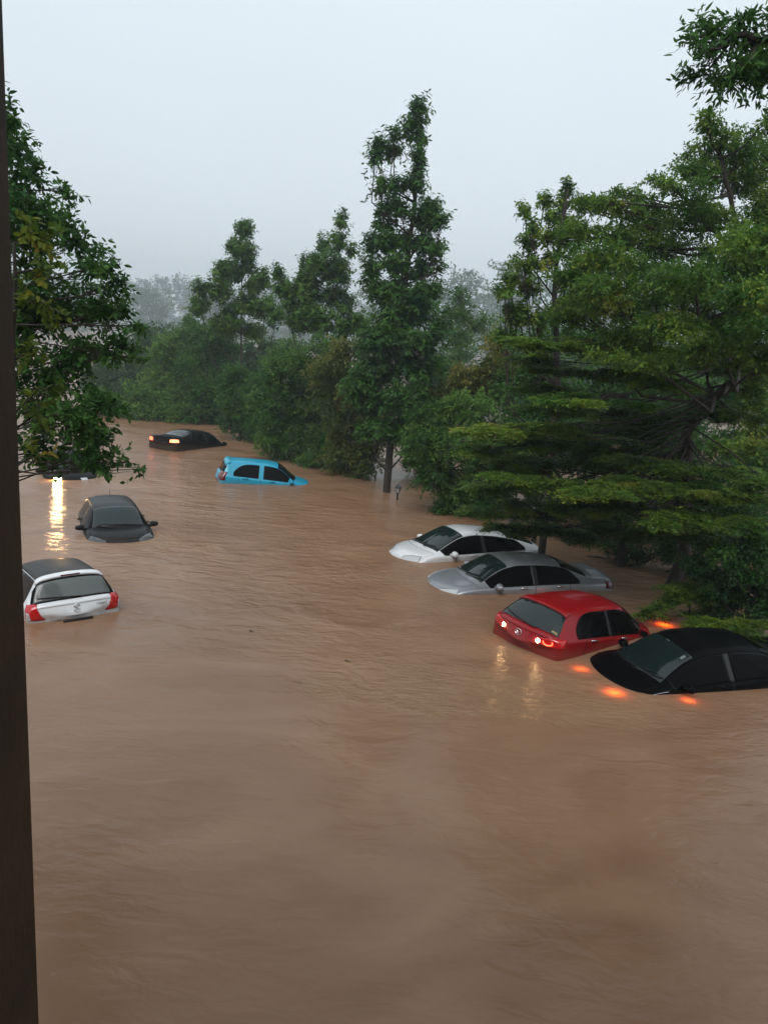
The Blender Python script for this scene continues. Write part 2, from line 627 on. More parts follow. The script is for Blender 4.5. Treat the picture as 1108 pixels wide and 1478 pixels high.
ST_ROUND_MINI = [(-1.86, .86, .82, .76, .66, -.14), (-1.845, .99, .93, .79, .70, -.14), (-1.76, 1.08, .97, .815, .69, -.13), (-1.62, 1.38, .98, .825, .60, -.10),
                 (-1.55, 1.475, .98, .83, .575, -.08), (-1.4, 1.50, .975, .832, .56, -.05), (-.8, 1.525, .965, .833, .555, 0), (-.1, 1.53, .95, .833, .555, .03), (.3, 1.49, .94, .833, .55, .10),
                 (1.02, 1.05, .925, .83, .64, .2), (1.12, 1.0, .92, .825, .68, .2), (1.4, .95, .88, .81, .68, .22), (1.68, .85, .78, .77, .64, .26), (1.84, .70, .64, .72, .58, .3), (1.9, .58, .54, .64, .5, .3)]
ST_LIFTBACK = [(-2.22, .86, .82, .74, .64, -.16), (-2.20, 1.02, .96, .79, .70, -.16), (-2.12, 1.10, 1.0, .82, .70, -.14), (-1.7, 1.235, 1.01, .85, .62, -.08), (-1.1, 1.38, 1.0, .868, .57, -.02),
               (-.5, 1.465, .98, .872, .555, 0), (0, 1.49, .96, .872, .555, .03), (.35, 1.455, .945, .872, .55, .1), (1.25, 1.05, .92, .868, .66, .22), (1.4, .99, .915, .865, .71, .24),
               (1.7, .92, .85, .85, .70, .26), (2.0, .78, .72, .80, .65, .32), (2.18, .64, .58, .72, .56, .36), (2.26, .52, .48, .62, .48, .38)]
ST_SEDAN = [(-2.26, .84, .80, .76, .66, -.16), (-2.24, 1.02, .95, .81, .72, -.16), (-2.12, 1.09, .985, .84, .73, -.14), (-1.72, 1.115, .99, .865, .71, -.10), (-1.6, 1.14, .99, .87, .67, -.10), (-.95, 1.395, .98, .878, .565, -.06),
            (-.7, 1.44, .975, .88, .555, -.02), (-.2, 1.475, .96, .88, .555, 0), (.15, 1.475, .95, .88, .555, .04), (.5, 1.42, .94, .88, .555, .12), (1.2, 1.05, .925, .876, .66, .2), (1.34, .985, .92, .872, .71, .22),
            (1.7, .925, .86, .855, .71, .24), (2.02, .80, .74, .81, .66, .3), (2.2, .66, .60, .73, .58, .34), (2.28, .54, .50, .64, .5, .36)]


def scale_st(st, sx=1, sy=1, sz=1):
    return [(a * sx, b * sz, c * sz, d * sy, e * sy, f) for a, b, c, d, e, f in st]


def hood_panel(car, root, mat, x0, x1):
    car.patch('hood', mat, root, x0, x1, 6.7, 13.3, off=0.004, nu=20, nv=16)


# --- white supermini with a black roof, tail towards us on the left
r = car_root('parked_car', 126, 7.0, -1.5, 0.90, (-1.9, -.74), (171, 886))
tag(r, 'white hatchback with black roof and white spoiler, flooded to its tail lights beside the pillar', 'car', 'cars stranded in the flood')
c = Car(ST_SUPERMINI)
meshobj('body', c.V, c.F, P_WHITE, r)
c.patch('roof', P_BLACKROOF, r, -1.44, .34, 7.02, 12.98, off=.004, nu=24, nv=20)
c.patch('windshield', MAT['windshield'], r, .38, .98, 7.05, 12.95, nv=20)
tg = c.patch('tailgate', P_WHITE, r, -1.885, -1.80, 7.3, 12.7, off=.003, nu=4, nv=20)
c.patch('window_border', MAT['glass'], tg, -1.80, -1.565, 6.35, 13.65, off=.006, nu=14, nv=28)
c.patch('rear_window', pbr('painted_reflection_glass', (.11, .125, .12), .08, 0, 0, .5), tg, -1.785, -1.595, 7.3, 12.9, off=.010, nu=12, nv=26)  # pale reflection and light seen through the pane put into its colour
sp = c.patch('spoiler', P_WHITE, r, -1.56, -1.43, 6.9, 13.1, off=.03, nu=6, nv=24)
m = MB(); p = c.S(-1.545, 10); m.box((p[0] - .035, -.17, p[2] + .005), (p[0] + .0, .17, p[2] + .028)); m.build('brake_light', MAT['dark_red_lens'], sp)
c.seams(r, (-.35, .72))
c.side_windows(r, -1.42, -.35, .92, MAT['glass'])
for sg in (1, -1):
    c.proj_patch('tail_light', MAT['red_lens'], r, 180 + 40 * sg, [(-1.86, -sg * .60, .74), (-1.80, -sg * .72, .74), (-1.62, -sg * .84, .77)], [(-1.80, -sg * .71, 1.02), (-1.75, -sg * .72, 1.03), (-1.62, -sg * .82, 1.02)], off=.014)
    c.proj_patch('indicator_lens', MAT['lens'], r, 180 + 55 * sg, [(-1.74, -sg * .76, .74), (-1.66, -sg * .82, .75)], [(-1.72, -sg * .77, .88), (-1.66, -sg * .82, .90)], off=.019, nu=6)
c.wiper(r, [(-1.79, 9.6), (-1.765, 11.0), (-1.745, 12.3)], .03, .012, 'rear_wiper')
m = MB(); m.box((-1.94, -.26, .58), (-1.915, .26, .70)); m.build('number_plate', MAT['trim'], r)
# badge: the S-shaped mark, and the model lettering to its right


def text_mesh(body, size, name, mat, parent, origin, right, up, extrude=0.004):
    cu = bpy.data.curves.new('lettering', 'FONT')
    cu.body = body; cu.size = size; cu.extrude = extrude; cu.align_x = 'CENTER'; cu.align_y = 'CENTER'
    to = bpy.data.objects.new('lettering', cu)
    COL.objects.link(to)
    dg = bpy.context.evaluated_depsgraph_get()
    me = bpy.data.meshes.new_from_object(to.evaluated_get(dg))
    bpy.data.objects.remove(to)
    right, up = Vector(right).normalized(), Vector(up).normalized()
    n = right.cross(up)
    B = Matrix((right, up, n)).transposed().to_4x4()
    me.transform(Matrix.Translation(origin) @ B)
    me.materials.clear(); me.materials.append(mat)
    me.name = name
    return put(bpy.data.objects.new(name, me), parent)


def badge(car, root, name, mat, y, z, strokes, r_=.009, ang=180):
    """strokes of (sideways to the viewer's right, up) laid on the tail"""
    m = MB()
    for stc in strokes:
        P = []
        for a, b in stc:
            h = car.cast((-6, y - a, z + b), (1, 0, 0))
            P.append(h[0] + h[1] * .008)
        m.tube(P, r_, 6)
    return m.build(name, mat, root)


badge(c, r, 'emblem', MAT['chrome'], 0, .90, [[(.055, .05), (0, .075), (-.055, .03), (0, 0), (.055, -.03), (0, -.075), (-.055, -.05)], [(.055, .05), (.0, .02), (-.03, .03)], [(-.055, -.05), (0, -.02), (.03, -.03)]], .009)
h = c.cast((-6, -.46, .90), (1, 0, 0))
text_mesh('SWIFT', .075, 'model_lettering', MAT['chrome'], r, h[0] + h[1] * .008, (0.12, -1, 0), (0, 0, 1))
h = c.cast((-6, .42, .90), (1, 0, 0))

# --- dark grey supermini facing us, on the left
r = car_root('parked_car', -64, -3.0, 1.0, .86, (1.80, .1), (184, 783))
tag(r, 'dark grey car facing us with its bonnet awash, on the left below the bright glare', 'car', 'cars stranded in the flood')
c = Car(scale_st(ST_SUPERMINI, 1.03, 1.0, .99))
meshobj('body', c.V, c.F, P_GREY, r)
c.patch('windshield', MAT['windshield'], r, .40, 1.0, 7.0, 13.0, off=.006, nv=24)
c.patch('rear_window', MAT['glass'], r, -1.83, -1.62, 6.6, 13.4, nv=20)
c.seams(r, (-.35, .75))
c.side_windows(r, -1.45, -.35, .95, MAT['glass'])
hood_panel(c, r, P_GREY, 1.12, 1.72)
c.mirror(r, P_GREY, .66, .9)
c.wiper(r, [(1.02, 11.9), (.98, 9.9), (.95, 8.2)])
c.wiper(r, [(1.06, 9.6), (1.0, 8.2), (.96, 7.4)])
for sg in (1, -1):
    c.proj_patch('headlight', MAT['smoked'], r, 40 * sg, [(1.86, sg * .42, 0.66), (1.72, sg * .66, 0.70), (1.44, sg * .80, 0.78)], [(1.78, sg * .46, 0.81), (1.66, sg * .66, 0.86), (1.40, sg * .78, 0.88)], off=.010)
m = MB(); p = c.S(-.9, 10); m.tube([p, p + np.array([-.12, 0, .22])], [.008, .004], 6); m.build('antenna', MAT['rubber'], r)
c.handles(r, P_GREY, (-.95, .0))

# --- black saloon far off, one tail lamp lit
r = car_root('parked_car', 62, 8.0, -1.0, .76, (-2.24, -.74), (249, 652))
tag(r, 'black saloon with a lit tail lamp, farthest car out in the flood', 'car', 'cars stranded in the flood')
c = Car(ST_SEDAN)
meshobj('body', c.V, c.F, P_BLACK, r)
c.patch('windshield', MAT['windshield'], r, .52, 1.22, 7.05, 12.95, nv=20)
c.patch('rear_window', MAT['windshield'], r, -1.6, -.92, 7.05, 12.95, nv=20)
c.side_windows(r, -1.35, -.15, 1.1, MAT['glass'], round_rear=.4)
c.mirror(r, P_BLACK, .95)
c.handles(r, P_BLACK, (-.85, .15))
for sg in (1, -1):
    c.proj_patch('tail_light', MAT['lit_far'] if sg > 0 else MAT['lit_red'], r, 180 + 40 * sg, [(-2.25, -sg * .55, 0.82), (-2.20, -sg * .70, 0.82), (-1.97, -sg * .84, 0.85)], [(-2.25, -sg * .56, 0.94), (-2.20, -sg * .70, 0.97), (-1.99, -sg * .82, 0.97)], off=.012, nu=8)
p = c.S(1.75, 4.7); m = MB(); m.ball(p, (.04, .02, .025)); m.build('side_indicator', MAT['indicator_red'], r)

# --- bright blue round hatchback side-on in the middle distance
r = car_root('parked_car', 14, 4.2, .5, .80, (-1.86, -.74), (312, 697))
tag(r, 'bright blue hatchback seen side-on, its nose under water near the green bank', 'car', 'cars stranded in the flood')
c = Car(ST_ROUND_MINI)
meshobj('body', c.V, c.F, P_BLUE, r)
c.patch('windshield', MAT['glass'], r, .34, 1.03, 7.05, 12.95, nv=20)
c.patch('rear_window', MAT['glass'], r, -1.76, -1.585, 6.6, 13.4, nv=20)
c.patch('spoiler', P_BLUE, r, -1.62, -1.42, 7.0, 13.0, off=.028, nu=6, nv=20)
c.seams(r, (-1.1, -.28, .72))
c.side_windows(r, -1.32, -.28, .86, MAT['glass'], round_rear=.75, pillar=.17, trim=False)
c.mirror(r, P_BLUE, .80)
c.handles(r, P_BLUE, (-.95, .1))
hood_panel(c, r, P_BLUE, 1.15, 1.68)
for sg in (1, -1):
    c.proj_patch('tail_light', MAT['dark_red_lens'], r, 180 + 40 * sg, [(-1.85, -sg * .55, 0.78), (-1.80, -sg * .70, 0.78), (-1.57, -sg * .84, 0.81)], [(-1.85, -sg * .56, 1.07), (-1.80, -sg * .70, 1.1), (-1.59, -sg * .82, 1.1)], off=.012, nu=8)
    c.proj_patch('headlight', MAT['lens'], r, 40 * sg, [(1.80, sg * .42, 0.66), (1.66, sg * .66, 0.70), (1.38, sg * .80, 0.78)], [(1.72, sg * .46, 0.81), (1.60, sg * .66, 0.86), (1.34, sg * .78, 0.88)], off=.010)

# --- pearl white liftback, nose to the left, tail under the branches
r = car_root('parked_car', 206, -2.0, 0.5, .82, (2.0, .82), (590, 814))
tag(r, 'white liftback with black side windows, its tail hidden under the tree branches', 'car', 'cars stranded in the flood')
c = Car(ST_LIFTBACK)
meshobj('body', c.V, c.F, P_PEARL, r)
c.patch('windshield', MAT['windshield'], r, .40, 1.27, 7.05, 12.95, off=.006, nv=24)
c.patch('rear_window', MAT['glass'], r, -1.9, -1.0, 7.1, 12.9, nv=20)
c.seams(r, (-1.15, -.2, .85))
c.side_windows(r, -1.55, -.2, 1.18, MAT['glass'], round_rear=.35)
hood_panel(c, r, P_PEARL, 1.42, 2.02)
c.mirror(r, P_PEARL, .78, .9)
c.handles(r, P_PEARL, (-.95, .1))
c.wiper(r, [(1.33, 8.0), (1.25, 10.2), (1.15, 11.8)])
c.wiper(r, [(1.30, 10.6), (1.22, 12.0), (1.16, 12.8)])
for sg in (1, -1):
    c.proj_patch('headlight', MAT['lens'], r, 40 * sg, [(2.16, sg * .42, 0.66), (2.02, sg * .66, 0.70), (1.74, sg * .80, 0.78)], [(2.08, sg * .46, 0.81), (1.96, sg * .66, 0.86), (1.70, sg * .78, 0.88)], off=.010)
    c.proj_patch('tail_light', MAT['red_lens'], r, 180 + 40 * sg, [(-2.2, -sg * .55, 0.84), (-2.15, -sg * .70, 0.84), (-1.92, -sg * .84, 0.87)], [(-2.2, -sg * .56, 0.99), (-2.15, -sg * .70, 1.02), (-1.94, -sg * .82, 1.02)], off=.012, nu=8)
badge(c, r, 'emblem', MAT['chrome'], 0, .9, [[(-.05, 0), (0, .03), (.05, 0), (0, -.03), (-.05, 0)]])

# --- silver saloon, nose to the left, in the middle of the row
r = car_root('parked_car', 197, -0.3, .8, .82, (1.72, .86), (662, 859))
tag(r, 'silver saloon between the white liftback and the red hatchback', 'car', 'cars stranded in the flood')
c = Car(scale_st(ST_SEDAN, 1.05, 1.0, 1.0))
meshobj('body', c.V, c.F, P_SILVER, r)
c.patch('windshield', MAT['windshield'], r, .52, 1.24, 7.05, 12.95, off=.006, nv=24)
c.patch('rear_window', MAT['glass'], r, -1.6, -.92, 7.05, 12.95, nv=20)
c.seams(r, (-1.1, -.15, .9))
c.side_windows(r, -1.38, -.15, 1.14, MAT['glass'], round_rear=.4)
hood_panel(c, r, P_SILVER, 1.36, 2.04)
c.mirror(r, P_SILVER, .80, .9)
c.handles(r, MAT['chrome'], (-.9, .1))
c.wiper(r, [(1.30, 7.8), (1.23, 10.0), (1.12, 11.7)])
c.wiper(r, [(1.27, 10.3), (1.19, 12.0), (1.12, 12.8)])
for sg in (1, -1):
    c.proj_patch('headlight', MAT['lens'], r, 40 * sg, [(2.16, sg * .42, 0.66), (2.02, sg * .66, 0.70), (1.74, sg * .80, 0.78)], [(2.08, sg * .46, 0.81), (1.96, sg * .66, 0.86), (1.70, sg * .78, 0.88)], off=.010)
    c.proj_patch('tail_light', MAT['dark_red_lens'], r, 180 + 40 * sg, [(-2.25, -sg * .55, 0.84), (-2.20, -sg * .70, 0.84), (-1.97, -sg * .84, 0.87)], [(-2.25, -sg * .56, 0.99), (-2.20, -sg * .70, 1.02), (-1.99, -sg * .82, 1.02)], off=.012, nu=8)

# --- red hatchback, tail towards us, reversing lamps lit
r = car_root('parked_car', 39, 6.0, 1.5, .78, (-1.98, -.72), (788, 956))
tag(r, 'red hatchback with two glowing rear lamps, tail towards us', 'car', 'cars stranded in the flood')
c = Car(ST_COUPE_HATCH)
meshobj('body', c.V, c.F, P_RED, r)
c.patch('windshield', MAT['glass'], r, .42, 1.06, 7.05, 12.95, nv=20)
tg = c.patch('tailgate', P_RED, r, -1.98, -1.88, 7.2, 12.8, off=.003, nu=4, nv=20)
rw = c.patch('rear_window', MAT['windshield'], tg, -1.87, -1.50, 6.95, 13.05, off=.007, nu=14, nv=28)
c.patch('spoiler', P_RED, r, -1.49, -1.34, 7.0, 13.0, off=.024, nu=6, nv=20)
c.seams(r, (-1.1, -.25, .78))
c.side_windows(r, -1.36, -.25, 1.0, MAT['glass'], round_rear=.6)
c.mirror(r, P_RED, .70, .9)
c.handles(r, MAT['chrome'], (-.95, .1))
c.wiper(r, [(-1.90, 9.2), (-1.85, 10.6), (-1.78, 12.2)], .03, .013, 'rear_wiper')
c.wiper(r, [(1.12, 8.0), (1.05, 10.2), (.98, 11.8)])
for sg in (1, -1):
    c.proj_patch('tail_light', MAT['red_lens'], r, 180 + 40 * sg, [(-2.0, -sg * .46, .83), (-1.92, -sg * .66, .82), (-1.66, -sg * .83, .86)], [(-1.98, -sg * .44, .94), (-1.90, -sg * .66, .98), (-1.62, -sg * .82, 1.0)], off=.012)
    a = rad(180 + 14 * sg)
    d = np.array([math.cos(a), math.sin(a), 0])
    rr = np.array([-math.sin(a), math.cos(a), 0])
    h = c.cast(d * 6 + rr * (rr @ np.array([-1.97, -sg * .43, 0])) + np.array([0, 0, .885]), -d)
    n = Vector(h[1]); q = n.to_track_quat('Z', 'Y').to_matrix()
    m = MB(); m.lathe([(.0, .014), (.022, .013), (.036, .006), (.040, 0), (.040, -.02)], sides=20)
    m.v = [tuple(h[0] + h[1] * .012 + np.array(q @ Vector(p))) for p in m.v]
    m.build('reversing_light', MAT['lit_warm'], r, True)
# lit filament ring of the near tail lamp
a = rad(180 + 40); d = np.array([math.cos(a), math.sin(a), 0]); rr = np.array([-math.sin(a), math.cos(a), 0])
P = []
for t in np.linspace(rad(170), rad(395), 14):
    h = c.cast(d * 6 + rr * (rr @ np.array([-1.92, -.64, 0]) + .085 * math.cos(t)) + np.array([0, 0, .905 + .05 * math.sin(t)]), -d)
    P.append(h[0] + h[1] * .02)
m = MB(); m.tube(P, .009, 6); m.build('tail_light_ring', MAT['lit_red'], r, True)
badge(c, r, 'emblem', MAT['chrome'], 0, .90, [[(.07 * math.cos(t), .055 * math.sin(t)) for t in np.linspace(0, 2 * math.pi, 17)], [(-.062, .022), (-.03, .012), (0, -.028), (.03, .012), (.062, .022)]], .007)
p, n = c.S(-1.84, 7.6), c.N(-1.84, 7.6)
m = MB()
for k in range(3):
    q, n = c.S(-1.83, 7.45 + k * .25), c.N(-1.83, 7.45 + k * .25)
    m.ball(q + n * .010, (.022, .022, .022), 8, 6)
m.build('window_sticker', pbr('faded_sticker', (.42, .36, .16), .6), rw)
p = c.S(1.35, 15.6) + np.array([0, .02, .06]); m = MB(); m.ball(p, (.11, .03, .03)); m.build('side_indicator', MAT['indicator_red'], r)

# --- black saloon nose to the left at the right edge, hazard lamps glowing through the water
r = car_root('parked_car', 196, 1.6, 0.0, .84, (1.9, .80), (900, 1003))
tag(r, 'black saloon at the right edge with orange hazard lamps glowing under the water', 'car', 'cars stranded in the flood')
c = Car(scale_st(ST_SEDAN, 1.03, 1.02, 1.0))
meshobj('body', c.V, c.F, P_BLACK, r)
c.patch('windshield', MAT['windshield'], r, .54, 1.27, 7.05, 12.95, off=.006, nv=24)
c.patch('rear_window', MAT['glass'], r, -1.6, -.92, 7.05, 12.95, nv=20)
c.seams(r, (-1.1, -.15, .92))
c.side_windows(r, -1.4, -.15, 1.16, MAT['glass'], round_rear=.4)
hood_panel(c, r, P_BLACK, 1.4, 2.1)
c.mirror(r, P_BLACK, .82, .9)
c.handles(r, P_BLACK, (-.9, .1))
c.wiper(r, [(1.34, 7.8), (1.27, 10.0), (1.16, 11.7)])
c.wiper(r, [(1.31, 10.3), (1.23, 12.0), (1.16, 12.8)])
for v_ in (4.62, 15.38):
    c.patch('chrome_strip', MAT['chrome'], r, 1.30, 1.62, v_ - .06, v_ + .06, off=.008, nu=8, nv=2)
c.patch('screen_sticker', pbr('windscreen_sticker', (.16, .18, .18), .6), r, .62, .72, 12.0, 12.4, off=.010, nu=3, nv=3)
for sg in (1, -1):
    c.proj_patch('headlight', MAT['lens'], r, 40 * sg, [(2.22, sg * .42, 0.66), (2.08, sg * .66, 0.70), (1.80, sg * .80, 0.78)], [(2.14, sg * .46, 0.81), (2.02, sg * .66, 0.86), (1.76, sg * .78, 0.88)], off=.010)


def sunken_lamp(parent, px, size=(.10, .06, .03), depth=.05, name='hazard_lamp', mat='indicator'):
    g = onz(*px)
    bpy.context.view_layer.update()
    inv = parent.matrix_world.inverted()
    m = MB(); m.ball((g[0], g[1], -depth), size, 12, 8)
    m.v = [tuple(inv @ Vector(p)) for p in m.v]
    return m.build(name, MAT[mat], parent, True)


for px, sz in (((838, 966), .07), ((886, 1000), .10), ((993, 1011), .06), ((958, 902), .11)):
    sunken_lamp(r, px, (sz, sz * .7, .02), .085)

# --- dark saloon behind the left tree, headlamp on
r = car_root('parked_car', -64, 2.0, 0, .78, (2.0, .1), (108, 694))
tag(r, 'dark saloon with a dazzling headlamp, half hidden behind the left tree', 'car', 'cars stranded in the flood')
c = Car(ST_SEDAN)
meshobj('body', c.V, c.F, P_BLACK, r)
c.patch('windshield', MAT['windshield'], r, .52, 1.24, 7.05, 12.95, off=.006, nv=24)
c.patch('rear_window', MAT['glass'], r, -1.6, -.92, 7.05, 12.95, nv=20)
c.seams(r, (-1.1, -.15, .9))
c.side_windows(r, -1.38, -.15, 1.14, MAT['glass'], round_rear=.4)
hood_panel(c, r, P_BLACK, 1.36, 2.04)
c.mirror(r, P_BLACK, .98)
for sg in (1, -1):
    c.proj_patch('headlight', MAT['lit_head'] if sg < 0 else MAT['lens'], r, 25 * sg, [(2.16, sg * .46, .76), (2.08, sg * .66, .78)], [(2.14, sg * .46, .88), (2.06, sg * .66, .88)], off=.03)

# ------------------------------------------------------------------ water, ground
def make_water():
    # graded grid: fine near the camera, coarse far away
    ys = [-4.0]
    while ys[-1] < 900:
        ys.append(ys[-1] + max(.16, .012 * max(ys[-1], 0) ** 1.25))
    nx = 230
    V, Fc = [], []
    ys = np.array(ys)
    ang = np.sinh(np.linspace(-3.2, 3.2, nx)) / math.sinh(3.2)
    for y in ys:
        half = 16 + 1.4 * max(y, 0)
        xs = ang * half
        t = 1 / (1 + max(y, 0) / 60)
        q1 = np.sin(.9 * xs + .5 * y + 1.4 * np.sin(.31 * y + .2 * xs)) * .004
        q2 = np.sin(1.9 * y - .7 * xs + 1.8 * np.sin(.5 * xs + .2 * y) + 1.0) * .0035
        q3 = np.sin(3.3 * xs + 2.2 * y + 2.2 * np.sin(.8 * y - .4 * xs)) * .002
        z = (q1 + q2 + q3) * t
        for x, zz in zip(xs, z):
            V.append((x, y, zz))
    for i in range(len(ys) - 1):
        for j in range(nx - 1):
            Fc.append((i * nx + j, i * nx + j + 1, (i + 1) * nx + j + 1, (i + 1) * nx + j))
    m = bpy.data.materials.new('muddy_water')
    m.use_nodes = True
    t = m.node_tree
    b = t.nodes['Principled BSDF']
    out = t.nodes['Material Output']
    b.inputs['Roughness'].default_value = 0.18
    b.inputs['IOR'].default_value = 1.33
    geo = t.nodes.new('ShaderNodeNewGeometry')
    # silt clouds in the water
    mp = t.nodes.new('ShaderNodeMapping')
    mp.inputs['Scale'].default_value = (.22, .34, 1)
    mp.inputs['Rotation'].default_value = (0, 0, rad(25))
    n = t.nodes.new('ShaderNodeTexNoise')
    n.inputs['Scale'].default_value = 1
    n.inputs['Detail'].default_value = 7
    n.inputs['Distortion'].default_value = 2.2
    cr_ = t.nodes.new('ShaderNodeValToRGB')
    e = cr_.color_ramp.elements
    e[0].position, e[0].color = .30, (.238, .130, .074, 1)
    e[1].position, e[1].color = .72, (.325, .192, .114, 1)
    x = e.new(.5); x.color = (.282, .160, .094, 1)
    t.links.new(geo.outputs['Position'], mp.inputs['Vector'])
    t.links.new(mp.outputs['Vector'], n.inputs['Vector'])
    t.links.new(n.outputs['Fac'], cr_.inputs['Fac'])
    t.links.new(cr_.outputs['Color'], b.inputs['Base Color'])
    # ripples: two stretched noises, stronger in eddies
    def ripple(scale, rot, detail, dist):
        mpp = t.nodes.new('ShaderNodeMapping')
        mpp.inputs['Scale'].default_value = scale
        mpp.inputs['Rotation'].default_value = (0, 0, rad(rot))
        q = t.nodes.new('ShaderNodeTexNoise')
        q.inputs['Scale'].default_value = 1
        q.inputs['Detail'].default_value = detail
        q.inputs['Distortion'].default_value = dist
        t.links.new(geo.outputs['Position'], mpp.inputs['Vector'])
        t.links.new(mpp.outputs['Vector'], q.inputs['Vector'])
        return q
    ra = ripple((1.6, 3.4, 1), 20, 4, .6)
    rb = ripple((7.0, 13.0, 1), -12, 5, .4)
    mask = ripple((.16, .28, 1), 30, 3, .8)
    mr = t.nodes.new('ShaderNodeMapRange')
    mr.inputs['From Min'].default_value = .42
    mr.inputs['From Max'].default_value = .66
    mr.inputs['To Min'].default_value = .15
    mr.inputs['To Max'].default_value = 1.3
    t.links.new(mask.outputs['Fac'], mr.inputs['Value'])
    # the current is livelier out in the channel than in the lee of the house
    sx = t.nodes.new('ShaderNodeSeparateXYZ')
    t.links.new(geo.outputs['Position'], sx.inputs[0])
    fy = t.nodes.new('ShaderNodeMapRange')
    fy.inputs['From Min'].default_value = 8
    fy.inputs['From Max'].default_value = 14
    fy.inputs['To Min'].default_value = .45
    fy.inputs['To Max'].default_value = 1.0
    t.links.new(sx.outputs[1], fy.inputs['Value'])
    m0 = t.nodes.new('ShaderNodeMath'); m0.operation = 'MULTIPLY'
    t.links.new(mr.outputs['Result'], m0.inputs[0]); t.links.new(fy.outputs['Result'], m0.inputs[1])
    mul = t.nodes.new('ShaderNodeMath'); mul.operation = 'MULTIPLY'
    t.links.new(rb.outputs['Fac'], mul.inputs[0]); t.links.new(m0.outputs[0], mul.inputs[1])
    add = t.nodes.new('ShaderNodeMath'); add.operation = 'MULTIPLY_ADD'
    add.inputs[1].default_value = .65
    t.links.new(mul.outputs[0], add.inputs[0]); t.links.new(ra.outputs['Fac'], add.inputs[2])
    # eddies and boils: broader warped wrinkles in patches
    rc = ripple((1.3, 2.6, 1), 35, 7, 2.6)
    mk = ripple((.23, .30, 1), -20, 2, 1.0)
    m2 = t.nodes.new('ShaderNodeMapRange')
    m2.inputs['From Min'].default_value = .48
    m2.inputs['From Max'].default_value = .64
    m2.inputs['To Min'].default_value = .1
    m2.inputs['To Max'].default_value = 1.5
    t.links.new(mk.outputs['Fac'], m2.inputs['Value'])
    m3 = t.nodes.new('ShaderNodeMath'); m3.operation = 'MULTIPLY'
    t.links.new(rc.outputs['Fac'], m3.inputs[0]); t.links.new(m2.outputs['Result'], m3.inputs[1])
    ad2 = t.nodes.new('ShaderNodeMath'); ad2.operation = 'ADD'
    t.links.new(add.outputs[0], ad2.inputs[0]); t.links.new(m3.outputs[0], ad2.inputs[1])
    fz = t.nodes.new('ShaderNodeMapRange')
    fz.inputs['From Min'].default_value = 11
    fz.inputs['From Max'].default_value = 19
    fz.inputs['To Min'].default_value = 1.0
    fz.inputs['To Max'].default_value = 2.0
    t.links.new(sx.outputs[1], fz.inputs['Value'])
    ad3 = t.nodes.new('ShaderNodeMath'); ad3.operation = 'MULTIPLY'
    t.links.new(ad2.outputs[0], ad3.inputs[0]); t.links.new(fz.outputs['Result'], ad3.inputs[1])
    add = ad3
    # thin scum gathered in the eddies
    sc1 = ripple((9, 14, 1), 10, 6, 1.5)
    s2 = t.nodes.new('ShaderNodeMath'); s2.operation = 'MULTIPLY'
    t.links.new(sc1.outputs['Fac'], s2.inputs[0]); t.links.new(m2.outputs['Result'], s2.inputs[1])
    s3 = t.nodes.new('ShaderNodeMapRange')
    s3.inputs['From Min'].default_value = .55
    s3.inputs['From Max'].default_value = 1.0
    s3.inputs['To Min'].default_value = 0
    s3.inputs['To Max'].default_value = .55
    t.links.new(s2.outputs[0], s3.inputs['Value'])
    smx = t.nodes.new('ShaderNodeMix'); smx.data_type = 'RGBA'
    smx.inputs['B'].default_value = (.34, .235, .13, 1)
    t.links.new(s3.outputs['Result'], smx.inputs['Factor'])
    t.links.new(cr_.outputs['Color'], smx.inputs['A'])
    t.links.new(smx.outputs['Result'], b.inputs['Base Color'])
    bp = t.nodes.new('ShaderNodeBump')
    bp.inputs['Strength'].default_value = .5
    bp.inputs['Distance'].default_value = .05
    t.links.new(add.outputs[0], bp.inputs['Height'])
    t.links.new(bp.outputs['Normal'], b.inputs['Normal'])
    # silt lets a little light from sunken lamps through
    tr = t.nodes.new('ShaderNodeBsdfTranslucent')
    tr.inputs['Color'].default_value = (.75, .42, .2, 1)
    mx = t.nodes.new('ShaderNodeMixShader')
    mx.inputs[0].default_value = .14
    t.links.new(b.outputs['BSDF'], mx.inputs[1]); t.links.new(tr.outputs['BSDF'], mx.inputs[2])
    t.links.new(mx.outputs['Shader'], out.inputs['Surface'])
    o = meshobj('water', V, Fc, m)
    o['kind'] = 'structure'


make_water()
gm = noisy(pbr('wet_earth', (.10, .07, .045), .8), 1.5, .3, .3, 6)
g = MB(); n_ = 24
for i in range(n_ + 1):
    for j in range(n_ + 1):
        x, y = -1500 + 3000 * i / n_, -60 + 1100 * j / n_
        g.v.append((x, y, -1.35 - .05 * math.sin(i * 1.3) * math.cos(j * 2.1)))
for i in range(n_):
    for j in range(n_):
        k = i * (n_ + 1) + j
        g.f.append((k, k + n_ + 1, k + n_ + 2, k + 1))
o = g.build('ground', gm); o['kind'] = 'structure'

# ------------------------------------------------------------------ the house the photo is taken from
house = tag(empty('house', (0, -2, -1.3)), 'dark brown house front with the veranda pillar at the left edge', 'house')
bpy.context.view_layer.update()
HI = house.matrix_world.inverted()


def hpart(name, boxes, mat, bev=0.0):
    m = MB()
    for lo, hi in boxes:
        m.box(lo, hi, bev)
    m.v = [tuple(HI @ Vector(p)) for p in m.v]
    return m.build(name, mat, house)


